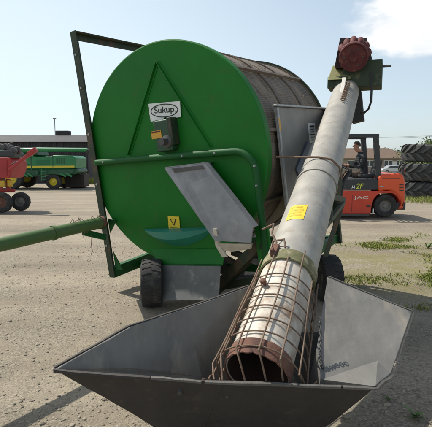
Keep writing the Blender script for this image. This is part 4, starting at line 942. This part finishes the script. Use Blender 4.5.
# ------------------------------------------------------------------ shed, mast, combine, red machine, scrap bin
SY = 45.0
SHW = mat('shed_wall_sheet', (.045, .040, .044), (.036, .032, .035), rough=.8, scale=.8, streak=(6, 1, .3)); SHR = mat('shed_roof_sheet', (.035, .031, .033), (.028, .025, .027), rough=.7, scale=1)
sx0, sx1 = tx(-45, SY), tx(89, SY); sz0, sz1, sz2 = gz(SY), atY(0, 142, SY).z, atY(60, 136, SY).z
SHED = thing('storage_shed', ((sx0 + sx1) / 2, SY + 6, sz0), 'long dark storage shed behind the green combine', 'shed')
b = MB(); b.box(((sx0 + sx1) / 2, SY + 6, (sz0 + sz1) / 2), (sx1 - sx0, 12, sz1 - sz0)); b.build('wall', SHW, SHED)
b = MB()
for k in range(58):
    x = sx0 + .12 + k * (sx1 - sx0 - .24) / 57; b.box((x, SY - .03, (sz0 + sz1) / 2), (.07, .056, sz1 - sz0 - .05))
q = b.build('wall_rib', SHW, SHED); q['kind'] = 'stuff'
b = MB(); yb = SY - .4; b.prism([(sx0 - .3, yb, sz1 + .01), (sx0 - .3, SY + 12.4, sz1 + .01), (sx0 - .3, SY + 6, sz2 + .45)], (sx1 - sx0 + .6, 0, 0)); RFS = b.build('roof', SHR, SHED)
b = MB(); p = atY(63.5, 135, SY + 6); b.box((p.x, SY + 6, sz2 + .55), (1.5, 1.0, .7)); b.build('roof_vent', SHW, RFS, bevel=.08)
for px in (28, -20):
    b = MB(); p = tx(px, SY); b.box((p, SY - .07, sz0 + 1.7), (3.6, .07, 3.4)); b.build('sliding_door', SHR, SHED)
PM = thing('radio_mast', (tx(57, 60), 60, gz(60)), 'thin mast with a small antenna rising behind the dark shed', 'mast')
MST = mat('mast_grey', (.30, .30, .31), (.25, .25, .26), rough=.5)
b = MB(); x = tx(57.5, 60); b.tube([(x, 60, gz(60)), (x, 60, atY(57, 119, 60).z)], .055, 8); b.build('pole', MST, PM)
b = MB(); b.box((x, 60, atY(57, 118.6, 60).z), (.42, .12, .18)); b.build('antenna', MST, PM)
# combine
CYY = 35.0; cz = gz(CYY)
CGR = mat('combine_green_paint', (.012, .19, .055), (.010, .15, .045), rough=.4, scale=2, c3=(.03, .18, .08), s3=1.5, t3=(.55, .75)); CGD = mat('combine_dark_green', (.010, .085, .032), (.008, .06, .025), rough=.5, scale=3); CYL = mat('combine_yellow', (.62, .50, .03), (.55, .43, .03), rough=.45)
CMB = thing('combine_harvester', (tx(35, CYY), CYY + 1.5, cz), 'green combine harvester with yellow stripe and yellow wheel hubs parked by the shed', 'combine harvester')
def cp_(px, py, Y=CYY): return atY(px, py, Y)
def slab(pts, Y, dep, name, m, par=CMB, bevel=.05):
    b = MB(); b.prism([cp_(x, y, CYY) + Vector((0, Y - CYY, 0)) for x, y in pts], (0, dep, 0)); return b.build(name, m, par, bevel=bevel, smooth=30)
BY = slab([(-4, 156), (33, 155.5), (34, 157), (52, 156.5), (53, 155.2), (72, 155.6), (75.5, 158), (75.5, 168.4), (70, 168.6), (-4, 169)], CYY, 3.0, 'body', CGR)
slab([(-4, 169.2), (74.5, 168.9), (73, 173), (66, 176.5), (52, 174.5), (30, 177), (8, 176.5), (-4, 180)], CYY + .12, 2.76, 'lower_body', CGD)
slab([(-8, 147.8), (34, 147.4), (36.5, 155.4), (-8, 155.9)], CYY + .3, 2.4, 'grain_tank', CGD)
slab([(11, 166.0), (74.5, 165.6), (74.5, 167.4), (11, 168.0)], CYY - .02, .018, 'stripe', CYL, BY, 0)
b = MB(); b.box(cp_(52.8, 162) + Vector((0, -.006, 0)), (.05, .03, 1.1)); b.box(cp_(31.3, 162) + Vector((0, -.006, 0)), (.09, .03, 1.25)); b.build('panel_seam', CGD, BY)
slab([(36, 160), (50, 160), (50, 164.8), (36, 164.8)], CYY - .012, .01, 'side_panel', mat('combine_panel', (.010, .12, .04), (.012, .14, .05)), BY, 0)
b = MB(); p = cp_(38, 149.6, CYY - .35); q = cp_(87.5, 150.0, CYY - .35); b.tube([cp_(12, 151, CYY - .1), p, q], .17, 16); UA = b.build('unloading_auger', CGR, CMB, smooth=40)
b = MB(); b.beam(q, q + Vector((.12, 0, -.30)), .3, .3); b.build('auger_spout', BLACK, UA, bevel=.05)
slab([(-20, 150), (-5, 149), (-4, 172), (-16, 174), (-21, 165)], CYY + .4, 2.2, 'cab', GLS)
slab([(-21, 148), (-4, 147.4), (-4, 149.2), (-21, 150)], CYY + .3, 2.4, 'cab_roof', CGR)
slab([(-34, 186), (-22, 177), (-12, 176), (-12, 182), (-22, 188)], CYY + .6, 1.8, 'feeder_house', CGD)
slab([(66, 169), (76, 168.6), (78, 172), (74, 174.5), (66, 174)], CYY + .2, 2.6, 'straw_chopper', CGD)
def cwheel(px, py, Rr, y): wheel(Vector((tx(px, CYY), y, cz + Rr + .02)), (0, 1, 0), Rr, .5, CMB, 18, rimmat=CYL, lug=.035, rimr=.52)
cwheel(53, 181.5, .60, CYY + .3); cwheel(53, 181.5, .60, CYY + 2.7); cwheel(12, 178, .88, CYY + .1); cwheel(12, 178, .88, CYY + 2.9)
for px in (22, 27, 60, 66):
    b = MB(); b.beam(cp_(px, 173, CYY + .05), cp_(px + 6, 176.5, CYY + .05), .06, .14); b.build('linkage', CGR, CMB)
for k, px in enumerate((57, 59.4, 61.8, 64.2)):
    b = MB(); b.box(cp_(px, 161) + Vector((0, -.012, 0)), (.09, .02, .42)); b.build('vent_louvre', CGD, BY)
for q in ((14, 158, 30, 158), (14, 164.5, 30, 164.5)): MB().beam(cp_(q[0], q[1]) + Vector((0, -.01, 0)), cp_(q[2], q[3]) + Vector((0, -.01, 0)), .02, .05).build('panel_trim', CGD, BY)
for px in (41.5, 46):
    b = MB(); b.beam(cp_(px, 169, CYY - .12), cp_(px, 181, CYY - .12), .05, .05); LDR = b.build('ladder_rail', CGR, CMB)
for k in range(4):
    b = MB(); b.box((cp_(43.75, 175, CYY - .12).x, CYY - .12, cp_(44, 171.5 + 2.6 * k, CYY - .12).z), (.34, .06, .04)); b.build('ladder_rung', CGR, LDR)
b = MB(); b.lathe(cp_(36.5, 172.6, CYY + .02), (0, -1, 0), [(0, .05), (.16, .05), (.19, .02), (.19, -.05)], 20); b.build('belt_pulley', CGD, CMB)
# scrap bin behind the combine's tail
SB = thing('scrap_bin', (tx(74, 37), 37.8, gz(37.8)), 'dark steel bin heaped with pale scrap behind the combine', 'bin')
BINM = mat('dark_bin_paint', (.055, .045, .038), (.035, .03, .027), rough=.8, scale=2, c3=(.12, .07, .045), s3=2)
bx0, bx1 = tx(64, 37), tx(84.5, 37); zt_ = atY(74, 174.5, 37).z; zg = gz(37.8)
b = MB(); b.prism([(bx0 + .12, 37, zg + .06), (bx1 - .05, 37, zg + .06), (bx1, 37, zt_), (bx0, 37, zt_)], (0, 1.5, 0)); BN = b.build('bin', BINM, SB, bevel=.03)
for k in range(5):
    b = MB(); b.box((bx0 + .2 + k * (bx1 - bx0 - .4) / 4, 36.96, (zg + zt_) / 2), (.07, .075, zt_ - zg - .12)); b.build('bin_rib', BINM, BN)
rnd = random.Random(8)
for k in range(16):
    b = MB(); x = bx0 + .15 + rnd.random() * (bx1 - bx0 - .3); a = rnd.random() * 3
    b.box((x, 37.15 + rnd.random() * 1.1, zt_ + .06 + .14 * rnd.random()), (.12 + .35 * rnd.random(), .06, .05 + .25 * rnd.random()), Matrix.Rotation(a, 3, 'Y') @ Matrix.Rotation(a * 2, 3, 'X'))
    b.build('scrap_piece', [WHITE, GALV, BINM, FKD][k % 4], BN)
# red machine cut by the left edge
RY = 12.6
RM = thing('red_grain_machine', (tx(-12, RY), RY + .6, 0), 'red towed farm machine with a raised slim arm and twin wheels at the left edge', 'farm machine')
RMP = mat('implement_red_paint', (.38, .022, .022), (.30, .02, .02), rough=.5, scale=3, c3=(.36, .10, .07), s3=4, t3=(.58, .75)); MY = mat('implement_yellow', (.60, .38, .03), (.5, .3, .03), rough=.5, scale=8)
def rp(px, py, Y=RY): return atY(px, py, Y)
def rslab(pts, dy, dep, name, m, par=None, bevel=.02):
    b = MB(); b.prism([rp(x, y) + Vector((0, dy, 0)) for x, y in pts], (0, dep, 0)); return b.build(name, m, par or RM, bevel=bevel, smooth=30)
HB_ = rslab([(-30, 157), (8, 157.5), (12.5, 161), (12.5, 170), (9, 178.5), (-30, 179)], 0, .95, 'hopper_body', RMP)
rslab([(-6, 160), (-2, 160), (-2, 178), (-6, 178)], -.02, .018, 'body_rib', RMP, HB_, .003); rslab([(5.5, 160), (7.0, 160), (7.0, 176), (5.5, 176)], -.02, .018, 'body_rib', RMP, HB_, .003)
rslab([(-26, 150), (9, 150.5), (12.2, 153), (12.2, 157), (-26, 156.6)], .1, .7, 'engine_cover', FKD)
b = MB(); rnd = random.Random(2)
for k in range(9):
    p = rp(-4 + 15 * rnd.random(), 146.5 + 4 * rnd.random()) + Vector((0, .2 + .4 * rnd.random(), 0)); b.box(p, (.16 + .1 * rnd.random(), .14, .14), Matrix.Rotation(rnd.random(), 3, 'Y'))
b.build('engine_block', STEELD, RM, bevel=.02)
b = MB(); p = rp(3, 150); b.tube([p + Vector((0, .4, 0)), p + Vector((0, .4, .18)), p + Vector((.10, .4, .22))], .03, 8); b.build('exhaust_pipe', STEELD, RM)
b = MB(); b.beam(rp(10, 170, RY - .12), rp(32, 152.2, RY - .12), .09, .11, up=(0, 1, 0)); AR = b.build('raised_arm', RMP, RM, bevel=.01)
b = MB(); b.beam(rp(29, 154.5, RY - .12), rp(36.2, 149.2, RY - .12), .13, .16, up=(0, 1, 0)); b.build('arm_head', RMP, AR, bevel=.015)
b = MB(); b.tube([rp(12, 164, RY - .06), rp(22, 160, RY - .08)], .02, 8); b.build('arm_strut', STEELD, AR)
for (x0_, y0_, x1_, y1_) in ((1, 179, 1, 191), (8.2, 179, 8.6, 190), (-14, 179, -14, 192)):
    b = MB(); b.beam(rp(x0_, y0_, RY + .3), rp(x1_, y1_, RY + .3), .09, .09); b.build('leg', RMP, RM, bevel=.006)
rslab([(-2, 180.5), (3.5, 180.5), (4.0, 187), (-1, 187.5)], .02, .12, 'guard_plate', MY); rslab([(4.8, 180), (10, 180.5), (9.6, 187.6), (5, 187)], .12, .12, 'guard_plate', MY)
rslab([(-30, 189.5), (10, 189.5), (10, 192.5), (-30, 192.5)], .25, .12, 'axle_beam', RMP)
for px, yy, Rr in ((3.2, RY - .12, .29), (14.6, RY + .35, .275), (-18, RY - .12, .29), (-27, RY + .35, .275)):
    wheel(Vector((tx(px, RY), yy, Rr + .01)), (0, 1, 0), Rr, .17, RM, 18, rimmat=RUST if px < 4 and px > 0 else RIMG, lug=.008, rimr=.55)
# ------------------------------------------------------------------ power line behind the house
PLN = thing('power_line', (tx(470, 62), 62, gz(62)), 'thin overhead power wire crossing the pale sky at the right', 'power line')
b = MB(); xL, xR = tx(250, 62), tx(470, 62); zL, zR = atY(250, 134.5, 62).z, atY(470, 134.0, 62).z
for x in (xL, xR): b = MB(); b.tube([(x, 62, gz(62)), (x, 62, zL + .3)], [.14, .10], 10); b.build('pole', BARK, PLN, smooth=60)
for dz, yy in ((0, 0), (.14, .5)):
    b = MB(); pts = [(xL + (xR - xL) * k / 24, 62 + yy, zL + dz + (zR - zL) * k / 24 - .55 * (1 - (2 * k / 24 - 1) ** 2)) for k in range(25)]; b.tube(pts, .016, 6); b.build('wire', STEELD, PLN)
for x in (xL, xR):
    b = MB(); b.box((x, 62.25, zL + .08), (.08, .9, .08)); b.build('cross_arm', BARK, PLN)
# ------------------------------------------------------------------ camera, light, sky
cam = bpy.data.cameras.new('camera'); co = bpy.data.objects.new('camera', cam); COL.objects.link(co); S.camera = co
co.location = CAM; co.rotation_euler = (math.pi / 2 - PITCH, 0, 0); cam.sensor_fit = 'HORIZONTAL'; cam.sensor_width = 36; cam.lens = F / 432 * 36; cam.clip_end = 3000; cam.clip_start = .05
KX, KY = .60, -.385
sd = Vector((-KX, -KY, 1)).normalized()
sl = bpy.data.lights.new('sun', 'SUN'); sl.energy = 5.0; sl.angle = R(.55); sl.color = (1, .945, .85); so = bpy.data.objects.new('sun', sl); COL.objects.link(so); so.location = (-5, 5, 12)
so.rotation_euler = sd.to_track_quat('Z', 'Y').to_euler()
W = bpy.data.worlds.new('World'); S.world = W; W.use_nodes = True; nt = W.node_tree; L = nt.links
bg = nt.nodes['Background']; sky = nt.nodes.new('ShaderNodeTexSky'); sky.sky_type = 'NISHITA'; sky.sun_disc = False
sky.sun_elevation = math.asin(sd.z); sky.sun_rotation = math.atan2(sd.x, sd.y); sky.air_density = 1.0; sky.dust_density = 1.6; sky.ozone_density = 1.5
bg.inputs['Strength'].default_value = .12
tc = nt.nodes.new('ShaderNodeTexCoord'); sp = nt.nodes.new('ShaderNodeSeparateXYZ'); L.new(tc.outputs['Generated'], sp.inputs[0])
def mth(op, *a):
    n = nt.nodes.new('ShaderNodeMath'); n.operation = op
    for i, x in enumerate(a):
        if isinstance(x, (int, float)): n.inputs[i].default_value = x
        else: L.new(x, n.inputs[i])
    return n.outputs[0]
def mrg(x, a, b_, c=0., d=1., smooth=True):
    n = nt.nodes.new('ShaderNodeMapRange'); n.inputs[1].default_value = a; n.inputs[2].default_value = b_; n.inputs[3].default_value = c; n.inputs[4].default_value = d
    if smooth: n.interpolation_type = 'SMOOTHSTEP'
    L.new(x, n.inputs[0]); return n.outputs[0]
az = mth('ARCTAN2', sp.outputs[0], sp.outputs[1]); el = mth('ARCSINE', sp.outputs[2])
cv = nt.nodes.new('ShaderNodeCombineXYZ'); L.new(az, cv.inputs[0]); L.new(mth('MULTIPLY', el, 2.2), cv.inputs[1])
nz = nt.nodes.new('ShaderNodeTexNoise'); nz.inputs['Scale'].default_value = 9; nz.inputs['Detail'].default_value = 7; nz.inputs['Roughness'].default_value = .52; L.new(cv.outputs[0], nz.inputs['Vector'])
# the big cumulus up on the right, and its neighbours round the rest of the sky
def cloud(a0, e0, ra, re, flat=.35):
    da = mth('DIVIDE', mth('SUBTRACT', az, a0), ra); de = mth('DIVIDE', mth('SUBTRACT', el, e0), re)
    d2 = mth('ADD', mth('MULTIPLY', da, da), mth('MULTIPLY', de, de))
    v = mth('ADD', mth('SUBTRACT', 1.0, d2), mth('MULTIPLY', mth('SUBTRACT', nz.outputs['Fac'], .5), 1.9))
    return mrg(v, -.35, .40)
c_ = cloud(.475, .272, .175, .066)
for (a0, e0, ra, re) in ((1.2, .42, .3, .07), (-1.3, .35, .32, .07), (2.3, .3, .4, .08), (-2.4, .4, .35, .08), (.40, .355, .05, .012)):
    c_ = mth('MAXIMUM', c_, cloud(a0, e0, ra, re))
veil = mrg(el, 1.1, -.05, .10, .90)
leftv = mth('MULTIPLY', veil, mrg(az, .5, -.5, .55, 1.05))
m1 = nt.nodes.new('ShaderNodeMix'); m1.data_type = 'RGBA'; L.new(sky.outputs[0], m1.inputs['A']); m1.inputs['B'].default_value = (6.9, 8.0, 8.5, 1); L.new(leftv, m1.inputs['Factor'])
m2 = nt.nodes.new('ShaderNodeMix'); m2.data_type = 'RGBA'; L.new(m1.outputs['Result'], m2.inputs['A']); mc = nt.nodes.new('ShaderNodeMix'); mc.data_type = 'RGBA'; mc.inputs['A'].default_value = (7.8, 7.9, 8.0, 1); mc.inputs['B'].default_value = (9.4, 9.3, 9.0, 1); L.new(mrg(mth('ADD', nz.outputs['Fac'], mth('MULTIPLY', mth('SUBTRACT', el, .272), 3.0)), .36, .58), mc.inputs['Factor']); L.new(mc.outputs['Result'], m2.inputs['B']); L.new(mth('MULTIPLY', c_, .93), m2.inputs['Factor'])
L.new(m2.outputs['Result'], bg.inputs['Color'])
S.view_settings.view_transform = 'Standard'; S.view_settings.look = 'None'; S.view_settings.exposure = 0.1; S.view_settings.gamma = 1; S.view_settings.use_curve_mapping = False
S.cycles.use_denoising = True
